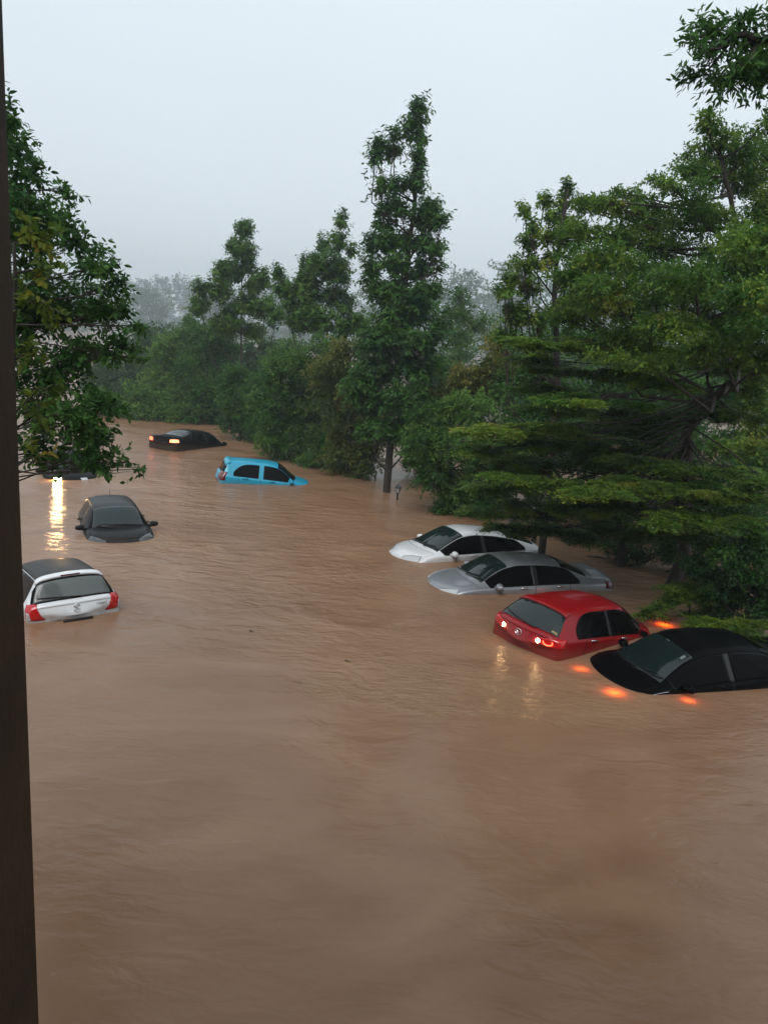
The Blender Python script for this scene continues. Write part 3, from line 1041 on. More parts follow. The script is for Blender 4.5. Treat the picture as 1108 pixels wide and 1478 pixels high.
m_pil = noisy(pbr('brown_pillar_paint', (.046, .025, .009), .75), 6, .3, .12, 45)
m_wal = noisy(pbr('house_wall_paint', (.16, .12, .09), .8), 3, .2, .2, 30)
xr = aty(33, 739, 1.27)[0]
hpart('pillar', [((xr - .36, .95, 3.82), (xr, 1.27, 7.15))], m_pil, .008)
hpart('veranda_floor', [((-7, -2.6, 3.55), (7, 1.30, 3.80))], m_wal)
hpart('ceiling', [((-7, -2.6, 7.17), (7, 1.45, 7.40))], m_wal)
hpart('wall', [((-7, -2.9, 3.55), (7, -2.62, 7.4)), ((-12, -6, -1.3), (12, .9, 3.54))], m_wal)
hpart('roof', [((-12.4, -7, 7.42), (12.4, 1.7, 7.6)), ((-12.2, -7, 7.61), (12.2, .6, 9.6)), ((-12.0, -7, 9.61), (12.0, -.6, 12.6))], noisy(pbr('shading_roof_tiles', (.10, .05, .035), .7), 5, .2))  # unseen blocks, stacked higher and wider to shade the near water

# ------------------------------------------------------------------ trees
def leaf_mat(name, dark, light, yellow=None, trans=.42):
    m = bpy.data.materials.new(name)
    m.use_nodes = True
    t = m.node_tree
    b = t.nodes['Principled BSDF']
    out = t.nodes['Material Output']
    at = t.nodes.new('ShaderNodeAttribute')
    at.attribute_name = 'tint'
    r_ = t.nodes.new('ShaderNodeValToRGB')
    e = r_.color_ramp.elements
    e[0].position, e[0].color = 0, (*dark, 1)
    e[1].position, e[1].color = .8 if yellow else 1, (*light, 1)
    if yellow:
        q = e.new(1.0); q.color = (*yellow, 1)
    t.links.new(at.outputs['Fac'], r_.inputs['Fac'])
    t.links.new(r_.outputs['Color'], b.inputs['Base Color'])
    b.inputs['Roughness'].default_value = .5
    b.inputs['Specular IOR Level'].default_value = .2
    tr = t.nodes.new('ShaderNodeBsdfTranslucent')
    t.links.new(r_.outputs['Color'], tr.inputs['Color'])
    mx = t.nodes.new('ShaderNodeMixShader')
    mx.inputs[0].default_value = trans
    t.links.new(b.outputs['BSDF'], mx.inputs[1]); t.links.new(tr.outputs['BSDF'], mx.inputs[2])
    t.links.new(mx.outputs['Shader'], out.inputs['Surface'])
    return m


BARK = noisy(pbr('bark', (.030, .023, .017), .85), 9, .4, .6, 25)
LEAF = {
    'deep': leaf_mat('deep_green_leaves', (.022, .075, .018), (.078, .180, .030)),
    'mid': leaf_mat('mid_green_leaves', (.034, .100, .020), (.125, .235, .036)),
    'light': leaf_mat('light_green_leaves', (.042, .115, .017), (.175, .280, .034), (.26, .28, .04)),
    'olive': leaf_mat('olive_leaves', (.055, .095, .022), (.170, .180, .036), (.27, .18, .03)),
    'yellow': leaf_mat('yellowing_leaves', (.060, .110, .014), (.150, .190, .022), (.23, .18, .018)),
    'haze': leaf_mat('far_leaves', (.030, .080, .028), (.090, .155, .046)),
}


def unit(a):
    return a / (np.linalg.norm(a, axis=-1, keepdims=True) + 1e-9)


class Foliage:
    def __init__(s):
        s.c, s.d, s.n, s.l, s.w, s.t = [], [], [], [], [], []

    def add(s, c, d, n, l, w, t):
        for a, b in zip((s.c, s.d, s.n, s.l, s.w, s.t), (c, d, n, l, w, t)):
            a.append(b)

    def build(s, name, mat, parent, six=False):
        c, d, n = (np.concatenate(a) for a in (s.c, s.d, s.n))
        l, w, t = (np.concatenate(a) for a in (s.l, s.w, s.t))
        d = unit(d)
        sd = unit(np.cross(d, n))
        n = np.cross(sd, d)
        L, Wd = l[:, None], w[:, None]
        N = len(c)
        if six:
            off = [(0, 0, 0), (.30, .50, .10), (.66, .40, .06), (1, 0, -.10), (.66, -.40, .06), (.30, -.50, .10)]
            fl = np.array([[0, 1, 2, 3], [0, 3, 4, 5]])
        else:
            off = [(0, 0, 0), (.45, .5, .12), (1, 0, -.08), (.45, -.5, .12)]
            fl = np.array([[0, 1, 2], [0, 2, 3]])
        k = len(off)
        V = np.stack([c + d * L * a + sd * Wd * b + n * Wd * e for a, b, e in off], 1).reshape(-1, 3)
        fi = (np.arange(N)[:, None, None] * k + fl[None]).reshape(-1)
        npoly = N * 2
        fs = fl.shape[1]
        me = bpy.data.meshes.new(name)
        me.vertices.add(len(V)); me.vertices.foreach_set('co', V.astype(np.float32).ravel())
        me.loops.add(len(fi)); me.loops.foreach_set('vertex_index', fi.astype(np.int32))
        me.polygons.add(npoly)
        me.polygons.foreach_set('loop_start', (np.arange(npoly) * fs).astype(np.int32))
        me.update(calc_edges=True)
        a = me.attributes.new('tint', 'FLOAT', 'FACE')
        a.data.foreach_set('value', np.repeat(np.clip(t, 0, 1), 2).astype(np.float32))
        me.materials.append(mat)
        return put(bpy.data.objects.new(name, me), parent)


def clump(fo, c, R, lai, leaf, wid, kind='bush', tint=.4, spray=None):
    """fill an ellipsoid c, R (3 radii) with leafy sprays; returns spray roots for twigs"""
    area = math.pi * R[0] * R[2] if kind != 'pad' else math.pi * R[0] * R[1] * .75
    nleaf = int(area * lai / (.55 * leaf * wid)) + 6
    per = {'bush': 9, 'pad': 14, 'whorl': 11, 'tree': 10}[kind]
    ns = max(3, nleaf // per)
    # sub-clumps make the outline uneven
    k = max(3, int(4 + 2.2 * math.sqrt(area)))
    sub = unit(rng.normal(size=(k, 3))) * (rng.random((k, 1)) ** .5) * .72
    if kind == 'pad':
        k = int(k * 1.8)
        sub = unit(rng.normal(size=(k, 3))) * (rng.random((k, 1)) ** .5) * .85
    sr = rng.uniform(.22, .42, k) if kind == 'pad' else rng.uniform(.34, .60, k)
    st = rng.normal(0, .22, k)
    si = rng.integers(0, k, ns)
    loc = unit(rng.normal(size=(ns, 3))) * (rng.random((ns, 1)) ** .42)
    q = sub[si] + loc * sr[si][:, None]
    org = c + q * np.array(R)
    outw = unit(q * np.array(R) + rng.normal(0, .25, (ns, 3)) * np.min(R))
    sl_ = spray or leaf * (4.6 if kind == 'pad' else 3.2)
    if kind == 'pad':
        sd = outw * np.array([1, 1, .12]) + rng.normal(0, .30, (ns, 3)) * np.array([1, 1, .35])
    elif kind == 'whorl':
        sd = outw * .35 + np.array([0, 0, .55]) + rng.normal(0, .4, (ns, 3))
    else:
        sd = outw * .8 + np.array([0, 0, .15]) + rng.normal(0, .45, (ns, 3))
    sd = unit(sd)
    sv = rng.uniform(.6, 1.3, ns) * sl_
    u = np.tile((np.arange(per) + .5) / per, ns)
    sidx = np.repeat(np.arange(ns), per)
    pos = org[sidx] + sd[sidx] * (sv[sidx] * (u - .35))[:, None]
    pos = pos - np.array([0, 0, 1.0]) * (sv[sidx] * .18 * u * u)[:, None]
    rnd = rng.normal(size=(len(u), 3))
    perp = unit(np.cross(sd[sidx], rnd))
    if kind == 'pad':
        side = unit(np.cross(sd[sidx], np.array([0, 0, 1.0])))
        sgn = np.where(np.arange(len(u)) % 2 == 0, 1.0, -1.0)[:, None]
        ld = sd[sidx] * .5 + side * sgn * .9 + rng.normal(0, .25, (len(u), 3))
        ln = np.array([0, 0, 1.0]) + rng.normal(0, .33, (len(u), 3))
    elif kind == 'whorl':
        ld = sd[sidx] * .35 + perp * .9 + np.array([0, 0, -.45])
        ln = unit(sd[sidx] + rng.normal(0, .4, (len(u), 3)) + np.array([0, 0, .5]))
    else:
        ld = sd[sidx] * .6 + perp * .8 + np.array([0, 0, -.30])
        ln = unit(rng.normal(0, .6, (len(u), 3)) + np.array([0, 0, .8]))
    tt = tint + st[si][sidx] + rng.normal(0, .12, len(u)) + rng.normal(0, .10, ns)[sidx]
    fo.add(pos, ld, ln, leaf * rng.uniform(.65, 1.25, len(u)), wid * rng.uniform(.7, 1.2, len(u)), tt)
    return org, sd, sv


DENS = {'bush': 1.7, 'whorl': 3.1, 'tree': 1.7, 'pad': 2.4}


def tree(name, label, cat, base, trunk_pts, tr, clumps, mat, leaf, wid, lai=3.0, kind='tree', group=None, six=False, tint=.4, depth=.85, twigs=6, limb=.035):
    """base: foot; trunk_pts: points of the stem; clumps: (centre, radii, tint offset)"""
    root = tag(empty(name, tuple(base)), label, cat, group)
    b = np.array(base, float)
    m = MB()
    pts = [np.array(p, float) - b for p in trunk_pts]
    # resample the stem with a little wander
    P, Rr = [], []
    for i in range(len(pts) - 1):
        for t in np.linspace(0, 1, 5)[: 5 if i == len(pts) - 2 else 4]:
            P.append(pts[i] * (1 - t) + pts[i + 1] * t + rng.normal(0, tr * .12, 3))
    for k in range(len(P)):
        Rr.append(tr * (1 - .78 * k / (len(P) - 1)) * (1.25 if k == 0 else 1))
    m.tube(P, Rr, 9)
    fo = Foliage()
    Pa = np.array(P)
    for cc in clumps:
        c, R = np.array(cc[0]) - b, np.array(cc[1])
        kd = cc[3] if len(cc) > 3 else kind
        org, sd, sv = clump(fo, c, R, lai * DENS[kd], leaf, wid, kd, tint + cc[2])
        # limb from the stem to the clump
        dist = np.linalg.norm(Pa - c + np.array([0, 0, .35 * np.linalg.norm(R)]), axis=1) + np.maximum(0, Pa[:, 2] - c[2]) * 1.5
        if kd == 'pad':
            hd = np.linalg.norm(c[:2] - Pa[:, :2], axis=1)
            dist = np.abs(Pa[:, 2] - (c[2] + .16 * hd + .3)) + np.maximum(0, 2.6 - Pa[:, 2])
        if kd == 'whorl':
            hd = np.linalg.norm(c[:2] - Pa[:, :2], axis=1)
            dist = np.abs(Pa[:, 2] - (c[2] - 1.5 * hd - .4))
        k = int(np.argmin(dist))
        s0 = Pa[k]
        mid = s0 * .5 + c * .5 + np.array([0, 0, -.08 * np.linalg.norm(c - s0)]) + rng.normal(0, .06, 3) * np.linalg.norm(c - s0)
        rl = min(Rr[k] * .7, limb * (1 + .5 * np.linalg.norm(R))) * {'pad': .6, 'whorl': .7}.get(kd, 1.0)
        if kd == 'whorl':
            mid = mid + (c - s0) * np.array([.22, .22, -.12])
        m.tube([s0, s0 * .72 + mid * .28, mid, mid * .4 + c * .6, c], [rl, rl * .9, rl * .72, rl * .5, rl * .36], 6, False)
        for j in rng.integers(0, len(org), min(twigs, len(org))):
            e = org[j]
            s1 = mid * .35 + c * .65 + rng.normal(0, .05, 3)
            m.tube([s1, (s1 + e) / 2 + rng.normal(0, .05, 3) * np.linalg.norm(e - s1), e], [rl * .34, rl * .24, rl * .10], 4, False)
    m.build('trunk', BARK, root, True)
    fo.build('crown', mat, root, six)
    return root


def px_clumps(lst, Y, depth=.85, flat=1.0, spread=0.0):
    """surveyed clumps (x, y, rx, ry[, tint, dY]) read off at distance Y -> world centres and radii"""
    out = []
    for q in lst:
        x, y, rx, ry = q[:4]
        tint = q[4] if len(q) > 4 else 0.0
        dy = q[5] if len(q) > 5 else rng.uniform(-spread, spread)
        c = aty(x, y, Y + dy)
        k = (Y + dy) / F
        rX, rZ = rx * k, ry * k * flat
        out.append((c, (rX, max(rX, rZ) * depth, rZ), tint))
    return out


def foot(x, Y, z=-1.3):
    """ground point below picture column x at distance Y"""
    q = aty(x, 640, Y)
    return np.array([q[0], Y, z])


# --- left tree, close, broad glossy leaves
Y = 10.2
cl = px_clumps([(4, 170, 24, 36, 0), (20, 205, 20, 44, 0), (10, 270, 36, 45), (62, 320, 48, 48), (20, 350, 60, 70), (105, 345, 38, 42), (140, 385, 36, 30), (165, 420, 24, 22), (90, 430, 72, 58), (150, 455, 40, 36),
                (30, 460, 60, 80), (180, 500, 30, 20), (125, 520, 68, 50), (50, 560, 60, 66), (98, 600, 60, 44), (135, 625, 42, 30), (60, 650, 50, 34), (160, 655, 30, 15), (110, 662, 46, 18), (95, 276, 20, 14), (45, 250, 24, 30),
                (195, 470, 14, 12), (205, 520, 12, 8), (150, 575, 40, 30), (182, 668, 18, 8), (200, 677, 9, 5), (140, 672, 24, 12)], Y, .8, spread=.5)
f0 = np.array([-6.6, 9.6, -1.3])
tree('broadleaf_tree', 'dark broad-leaved tree beside the pillar, overhanging the headlamp glare', 'tree', f0,
     [f0, (-6.5, 9.7, 2), (-6.2, 9.9, 5), (-5.7, 10.0, 7), aty(20, 190, Y)], .16, cl, LEAF['deep'], .092, .044, 2.0, 'tree', None, True, .42, twigs=7, limb=.014)

# --- yellowing shrubby tree hard by the pillar
Y = 7.2
cl = px_clumps([(48, 345, 24, 30), (62, 388, 20, 18), (58, 432, 28, 22), (48, 500, 20, 18), (56, 562, 22, 15, -.3), (52, 598, 22, 18, -.2), (55, 652, 14, 8, .1)], Y, .7)
f0 = np.array([-4.6, 7.0, -1.3])
tree('sapling', 'yellow-green sapling with ochre leaves right against the pillar', 'tree', f0, [f0, (-4.4, 7.05, 2.5), aty(18, 520, Y), aty(24, 350, Y)], .06, cl, LEAF['yellow'], .085, .046, 1.5, 'tree', None, True, .45, twigs=5, limb=.016)

# --- far left bank
BANK = 'trees along the flooded bank'
far = [
    ('bank_tree', 'hazy round tree at the far end of the channel, nearest the left tree', 58, (190, 560), [(185, 560, 34, 34), (150, 555, 40, 40), (215, 545, 34, 34), (165, 590, 40, 22), (205, 590, 45, 20)], 'haze', .20, .10, 'bush', .35),
    ('bank_tree', 'tall hazy tree closing the far end of the channel behind the light green one', 66, (215, 540), [(200, 500, 34, 26), (230, 490, 34, 28), (255, 500, 34, 28), (210, 535, 44, 34), (250, 540, 44, 34), (170, 540, 40, 30)], 'haze', .26, .13, 'bush', .4),
    ('bank_tree', 'hazy wide tree behind the slender bare-stemmed tree', 56, (320, 540), [(300, 500, 36, 30), (335, 515, 40, 30), (375, 505, 30, 26), (310, 545, 50, 36), (360, 550, 50, 36)], 'haze', .24, .12, 'bush', .4),
    ('bank_tree', 'light green bushy tree behind the far black saloon', 50, (240, 545), [(235, 505, 34, 30, .2), (262, 520, 40, 36, .1), (225, 550, 40, 34), (250, 580, 50, 30), (275, 480, 26, 22, .1), (270, 560, 44, 34), (160, 582, 40, 22, 0, -5), (190, 590, 40, 18, 0, -5.5), (230, 594, 40, 16, -.05, -6), (268, 598, 40, 16, -.05, -6), (215, 575, 44, 24, 0, -5)], 'mid', .20, .10, 'bush', .45),
    ('bank_tree', 'dark drooping layered tree right of the far light green one', 45, (300, 560), [(300, 475, 34, 20), (312, 505, 46, 22), (300, 540, 48, 26, -.1), (310, 575, 50, 28, -.1), (285, 595, 40, 20, -.1), (330, 600, 34, 20, -.1)], 'deep', .20, .10, 'bush', .45),
    ('bank_tree', 'slender tree with a bare thin stem and airy crown, left of the twin-topped tree', 42,
     (347, 560), [(350, 330, 20, 20), (352, 360, 26, 22), (342, 390, 30, 20), (372, 405, 22, 22), (325, 395, 14, 24), (318, 425, 20, 20), (296, 415, 16, 16), (290, 440, 20, 14), (360, 440, 32, 22, .15), (345, 475, 36, 20, .3), (385, 445, 16, 20), (398, 460, 14, 14), (330, 460, 26, 18, .2)], 'mid', .20, .085, 'whorl', .38),
    ('bank_tree', 'twin-topped tree with upright feathery leaders, left of the tallest tree', 37,
     (452, 560), [(491, 318, 9, 14), (490, 345, 12, 20), (467, 350, 12, 16), (462, 380, 20, 24), (488, 385, 22, 26), (440, 382, 12, 18), (402, 390, 10, 16), (408, 415, 14, 18), (425, 430, 22, 24), (452, 420, 28, 26), (485, 425, 28, 28), (430, 465, 30, 22), (465, 462, 34, 24), (500, 465, 30, 26), (508, 362, 8, 12)], 'mid', .20, .085, 'whorl', .34),
    ('bank_bush', 'dark bush on the waterline left of the blue hatchback', 38, (345, 610), [(350, 560, 40, 32), (340, 600, 36, 30), (375, 600, 36, 34, -.1), (360, 625, 40, 18, -.15), (390, 560, 36, 36)], 'deep', .18, .08, 'bush', .45),
    ('bank_tree', 'broad bushy tree with pale green leaves above the blue hatchback', 33.5, (440, 620), [(415, 530, 40, 36), (460, 520, 44, 36, -.05), (400, 570, 40, 36), (445, 570, 50, 40), (425, 620, 56, 38, .05), (470, 610, 50, 40), (410, 650, 34, 16), (480, 650, 46, 28), (455, 660, 50, 18), (440, 672, 50, 14), (395, 620, 40, 30), (500, 600, 40, 40)], 'mid', .17, .075, 'bush', .36),
    ('bank_tree', 'olive brown bushy tree between the blue hatchback and the tallest tree', 30.5, (505, 640), [(505, 500, 34, 30), (500, 545, 46, 34, .15), (520, 590, 48, 36, .1), (500, 630, 44, 34), (530, 650, 34, 26), (490, 660, 30, 18, -.1), (520, 675, 30, 12, -.1), (545, 610, 36, 40), (500, 680, 40, 12, -.1), (480, 560, 40, 40), (535, 560, 40, 40)], 'olive', .17, .075, 'bush', .35),
]
for nm, lab, Y, (tx, ty), lst, lm, lf, wd, kd, ti in far:
    cl = px_clumps(lst, Y, .9, spread=.8)
    f0 = foot(tx, Y)
    top = cl[0][0]
    zt = max(c_[0][2] for c_ in cl)
    tree(nm, lab, 'bush' if nm == 'bank_bush' else 'tree', f0, [f0, f0 * .6 + np.array([top[0], top[1], zt]) * .4, np.array([top[0], top[1], zt - .3])], .085, cl, LEAF[lm], lf, wd, 3.6 if kd == 'bush' else 3.0, kd, BANK, False, ti, limb=.04)

# --- the tallest tree
Y = 27.5
cl = px_clumps([(606, 152, 9, 14), (603, 172, 13, 18), (604, 196, 12, 14), (586, 183, 8, 12), (608, 226, 13, 14), (604, 250, 12, 16), (544, 208, 10, 12), (541, 226, 11, 12), (568, 196, 10, 12), (567, 218, 14, 16), (550, 268, 12, 16), (553, 296, 14, 14),
                (577, 275, 14, 20), (598, 272, 13, 22), (580, 305, 18, 16), (624, 300, 20, 18), (636, 322, 16, 16), (610, 322, 20, 18), (556, 322, 16, 14), (535, 358, 16, 16), (562, 350, 24, 20), (596, 350, 28, 20), (626, 360, 20, 14),
                (540, 388, 18, 16), (574, 384, 28, 20), (608, 388, 22, 18), (633, 388, 9, 8), (548, 418, 30, 22), (590, 416, 34, 22), (622, 420, 20, 20), (560, 452, 38, 24), (605, 448, 34, 24), (545, 490, 44, 28), (595, 488, 44, 28),
                (632, 470, 20, 18, -.05), (550, 535, 44, 32), (605, 530, 40, 30), (575, 575, 44, 28), (535, 585, 38, 24), (610, 575, 30, 26), (545, 620, 28, 20, -.1), (520, 560, 30, 30), (580, 620, 30, 20), (600, 600, 34, 26)], Y, .9, spread=.6)
f0 = foot(562, Y)
tree('tall_tree', 'tallest tree, narrow and ragged, rising from the flood in the middle', 'tree', f0, [f0, aty(566, 600, Y), aty(578, 480, Y), aty(592, 340, Y), aty(603, 240, Y), aty(606, 160, Y)], .15, cl, LEAF['deep'], .20, .075, 3.1, 'whorl', None, False, .52, limb=.035)

mid = [
    ('bank_tree', 'hazy pale tree in the gap right of the tallest tree', 44, (668, 560), [(662, 428, 20, 14), (655, 452, 22, 18), (690, 470, 26, 22, .1), (660, 485, 30, 22), (672, 450, 14, 12)], 'mid', .20, .085, 'bush', .34, 2.2),
    ('bank_bush', 'rusty yellow bush below the pale hazy tree', 27, (700, 600), [(700, 525, 26, 18, .12), (715, 500, 16, 18, .15), (675, 540, 24, 16, .1), (735, 540, 24, 18, 0), (690, 560, 40, 22), (650, 560, 34, 24)], 'olive', .15, .065, 'bush', .5, 3.2),
    ('bank_bush', 'bright green bush leaning out over the water behind the garden lantern', 24.6, (680, 690), [(640, 600, 34, 28), (690, 590, 44, 30, .1), (650, 640, 44, 32), (700, 640, 46, 36), (630, 680, 34, 26), (670, 690, 44, 32), (720, 690, 40, 36, -.1), (645, 715, 34, 20), (690, 725, 40, 20, -.1), (735, 610, 40, 30), (610, 650, 30, 34), (655, 735, 40, 12, -.1), (720, 735, 44, 16, -.2), (620, 610, 34, 30), (720, 650, 40, 40)], 'mid', .14, .06, 'bush', .42, 3.6),
    ('bank_tree', 'dense dark tree in the shade behind the white liftback', 26, (790, 690), [(770, 600, 50, 36), (830, 600, 60, 40), (800, 650, 60, 40), (760, 660, 44, 40), (850, 660, 50, 40), (870, 560, 60, 40), (790, 550, 50, 34), (740, 560, 30, 30), (800, 500, 50, 30), (770, 710, 40, 24, -.1), (830, 715, 50, 26, -.1), (880, 715, 50, 26, -.1)], 'deep', .17, .075, 'bush', .4, 3.0),
    ('bank_tree', 'dense dark tree behind the spreading layered tree, right of the shaded trunks', 27, (960, 690), [(930, 620, 60, 44), (1000, 620, 60, 50), (960, 680, 70, 40), (900, 680, 56, 40), (1040, 690, 60, 46), (950, 560, 70, 40), (1020, 560, 50, 30), (940, 725, 60, 26, -.1), (1010, 730, 60, 26, -.1), (1080, 735, 60, 26, -.1), (1080, 640, 50, 40)], 'deep', .17, .075, 'bush', .4, 3.0),
    ('bank_bush', 'mid green bush filling the gap right behind the tallest trunk', 31, (615, 650), [(600, 600, 34, 30), (630, 590, 34, 30), (610, 640, 36, 30), (640, 640, 34, 34), (600, 665, 24, 16, -.1), (640, 675, 30, 16, -.1)], 'mid', .17, .075, 'bush', .35, 3.0),
    ('bank_tree', 'misty tree in the back row seen between the slender tree and the twin-topped tree', 62, (400, 560), [(390, 520, 40, 24), (420, 505, 30, 24), (370, 540, 40, 24), (420, 550, 40, 30)], 'mid', .26, .12, 'bush', .35, 3.0),
    ('bank_tree', 'misty tree in the back row just right of the tallest tree', 60, (650, 560), [(640, 530, 34, 26), (665, 515, 30, 24), (640, 570, 40, 34), (680, 560, 36, 34), (620, 545, 30, 30)], 'mid', .26, .12, 'bush', .35, 3.0),
    ('bank_tree', 'misty tree in the back row above the rusty yellow bush', 58, (730, 560), [(715, 490, 30, 26), (735, 520, 34, 30), (700, 560, 40, 34), (745, 570, 40, 40), (760, 530, 34, 34)], 'mid', .26, .12, 'bush', .35, 3.0),
    ('bank_tree', 'misty tree in the back row glimpsed through the middle of the layered tree', 60, (860, 560), [(820, 520, 40, 34), (860, 500, 40, 34), (840, 570, 50, 40), (900, 560, 50, 44), (890, 510, 36, 30)], 'mid', .26, .12, 'bush', .35, 3.0),
    ('bank_tree', 'misty tree in the back row farthest right, behind the layered trunk', 58, (1020, 560), [(960, 540, 44, 40), (1010, 520, 50, 40), (1000, 580, 60, 40), (1060, 560, 50, 40), (1095, 530, 30, 34)], 'mid', .26, .12, 'bush', .35, 3.0),
    ('bank_bush', 'low weedy bush in the dark water between the silver saloon and the thick shaded trunks', 19.4, (940, 815), [(900, 795, 44, 12, -.1), (950, 800, 40, 16, -.1), (990, 815, 36, 20, -.1), (1020, 830, 36, 24, -.1), (860, 782, 30, 9, -.1), (930, 775, 50, 16, -.1), (985, 785, 40, 20, -.1)], 'deep', .09, .04, 'bush', .25, 3.0),
    ('bank_bush', 'black-green bush in the deep shade under the layered tree, right of its trunk', 20.5, (1050, 780), [(1030, 770, 50, 30), (1090, 770, 50, 34), (1060, 800, 50, 26, -.1), (1010, 800, 36, 20, -.1), (1110, 800, 40, 30), (1070, 740, 50, 30)], 'deep', .10, .05, 'bush', .25, 2.8),
    ('bank_bush', 'black-green bush in the deep shade left of the layered tree trunk', 22.5, (870, 760), [(850, 750, 44, 24), (900, 750, 44, 26), (880, 770, 50, 16, -.1), (935, 760, 36, 24), (830, 765, 30, 14, -.1), (960, 770, 36, 20)], 'deep', .10, .05, 'bush', .25, 2.8),
    ('bank_tree', 'pale leafy tree at the right edge behind the layered tree', 22, (1110, 700), [(1085, 625, 34, 28, .2), (1060, 650, 34, 26, .1), (1100, 665, 40, 30), (1110, 560, 34, 22), (1090, 720, 50, 34), (1130, 620, 40, 50), (1140, 720, 50, 50)], 'light', .13, .06, 'bush', .35, 2.4),
]
for nm, lab, Y, (tx, ty), lst, lm, lf, wd, kd, ti, la in mid:
    cl = px_clumps(lst, Y, .9, spread=.7)
    f0 = foot(tx, Y)
    top = cl[0][0]
    zt = max(c_[0][2] for c_ in cl)
    tree(nm, lab, 'bush' if nm == 'bank_bush' else 'tree', f0, [f0, f0 * .55 + np.array([top[0], top[1], zt]) * .45, np.array([top[0], top[1], zt - .3])], .085, cl, LEAF[lm], lf, wd, la, kd, BANK, False, ti, limb=.035)

# --- tree with whorled tops left of the layered tree
Y = 20.0
cl = px_clumps([(823, 268, 10, 12), (819, 290, 14, 14), (786, 285, 12, 12), (792, 306, 16, 16), (757, 305, 10, 12), (766, 328, 13, 14), (815, 320, 22, 16, .15), (790, 338, 24, 16, .1), (762, 352, 16, 14), (830, 345, 24, 16), (755, 380, 26, 12), (790, 378, 28, 14, .1),
                (735, 400, 16, 12), (728, 420, 16, 14), (760, 415, 22, 14), (745, 445, 24, 18), (775, 460, 26, 20, .2), (730, 480, 20, 22, .1), (765, 500, 26, 18, .25), (800, 440, 20, 18), (735, 455, 16, 14)], Y, .9, spread=.5)
f0 = foot(800, Y)
tree('bank_tree', 'tree with upright light green whorls peeping out left of the layered tree', 'tree', f0, [f0, aty(806, 560, Y), aty(800, 430, Y), aty(808, 330, Y), aty(820, 275, Y)], .11, cl, LEAF['light'], .13, .06, 2.3, 'whorl', BANK, False, .36, limb=.03)

# --- the spreading layered tree on the right
Y = 17.0
up = px_clumps([(1020, 172, 24, 16), (1045, 195, 36, 22), (1015, 215, 34, 18), (1070, 215, 44, 26), (1000, 248, 44, 18), (945, 258, 18, 8), (965, 262, 22, 10), (1050, 260, 60, 28), (980, 282, 50, 22), (935, 290, 40, 14), (890, 300, 40, 20), (850, 300, 30, 18), (1095, 290, 44, 50),
                (935, 325, 60, 28), (1010, 320, 60, 34), (865, 335, 56, 28), (955, 360, 70, 34), (1060, 350, 60, 40), (845, 375, 50, 30), (900, 385, 70, 36), (990, 395, 66, 38), (1080, 400, 50, 40), (825, 410, 50, 24), (880, 430, 70, 34),
                (960, 435, 74, 36), (1050, 445, 66, 40), (845, 455, 60, 28), (920, 475, 74, 32), (1000, 480, 66, 34), (1090, 480, 50, 40), (1020, 520, 60, 24), (870, 500, 60, 24), (1100, 350, 40, 50), (1092, 230, 34, 36), (1100, 180, 20, 18), (900, 278, 26, 10), (868, 290, 24, 10), (1085, 560, 30, 16)], Y, .9, 1.0, spread=1.6)
up = [(a, b, t_ + .02, 'bush') for a, b, t_ in up]
lo = px_clumps([(800, 498, 66, 10, .15), (880, 500, 80, 12, .25), (960, 512, 70, 12, .1), (770, 520, 40, 8), (850, 540, 80, 10), (930, 548, 80, 12), (780, 560, 50, 8), (1040, 530, 60, 14),
                (860, 580, 90, 10, 0), (1090, 540, 40, 16, .1)], Y - .5, .8, 1.1, spread=1.4)
low = px_clumps([(735, 622, 60, 9, .25, -.5), (800, 615, 70, 9, .25, -.5), (780, 640, 60, 8, .1, 0), (860, 632, 60, 9, .15, .6), (740, 690, 60, 9, .2, -.8), (800, 700, 60, 9, .25, -1.3), (860, 705, 80, 11, .3, -1.8), (930, 700, 80, 11, .3, -1.6), (1000, 705, 80, 13, .25, -1.6), (1060, 720, 70, 16, .2, -2.2),
                 (740, 730, 44, 10, .1, .6), (780, 745, 40, 9, 0, 1.0), (760, 768, 28, 7, 0, 1.4), (900, 735, 70, 12, .05, -1.2), (980, 745, 80, 14, .1, -2), (1060, 755, 70, 18, .1, -2.4), (1050, 680, 60, 12, .1, -.8), (1110, 700, 50, 20, .1, -2), (720, 705, 50, 9, .1, .3), (705, 740, 40, 10, 0, .9), (735, 762, 40, 8, .05, 1.2), (800, 765, 50, 10, -.05, 1.2), (840, 775, 50, 8, -.05, 1.4), (860, 720, 70, 10, .1, -.6), (820, 735, 60, 10, .05, -.2), (900, 765, 60, 10, -.05, .6), (950, 770, 60, 12, -.05, -.4),
                 (700, 650, 44, 8, .2, .2), (690, 625, 36, 8, .2, 0), (905, 665, 60, 9, .1, -.6), (970, 675, 60, 9, .1, -1)], Y, .75, .9)
over = px_clumps([(960, 470, 80, 12, 0, -3), (1040, 500, 90, 12, 0, -4), (1090, 430, 80, 14, 0, -4.5), (1000, 400, 90, 14, 0, -3.5), (930, 520, 70, 10, .1, -2.6), (1100, 520, 80, 12, 0, -4.2), (1060, 350, 80, 14, 0, -3.5), (880, 420, 80, 14, 0, -2),
                  (1140, 470, 90, 14, 0, -5), (1020, 590, 50, 14, -.1, .8), (940, 600, 70, 16, -.1, 1.4), (870, 620, 70, 16, -.1, 1.6), (880, 660, 90, 16, -.1, 1.2), (960, 660, 60, 14, -.1, 1.6), (800, 590, 70, 14, 0, .8), (780, 670, 70, 12, 0, .8), (1060, 600, 50, 14, 0, 1),
                  (850, 735, 70, 12, 0, .4), (1100, 590, 40, 12, .1, 0), (1000, 770, 60, 12, 0, -.8), (1080, 790, 60, 12, 0, -1.4)], 17.0, .9, 1.2)
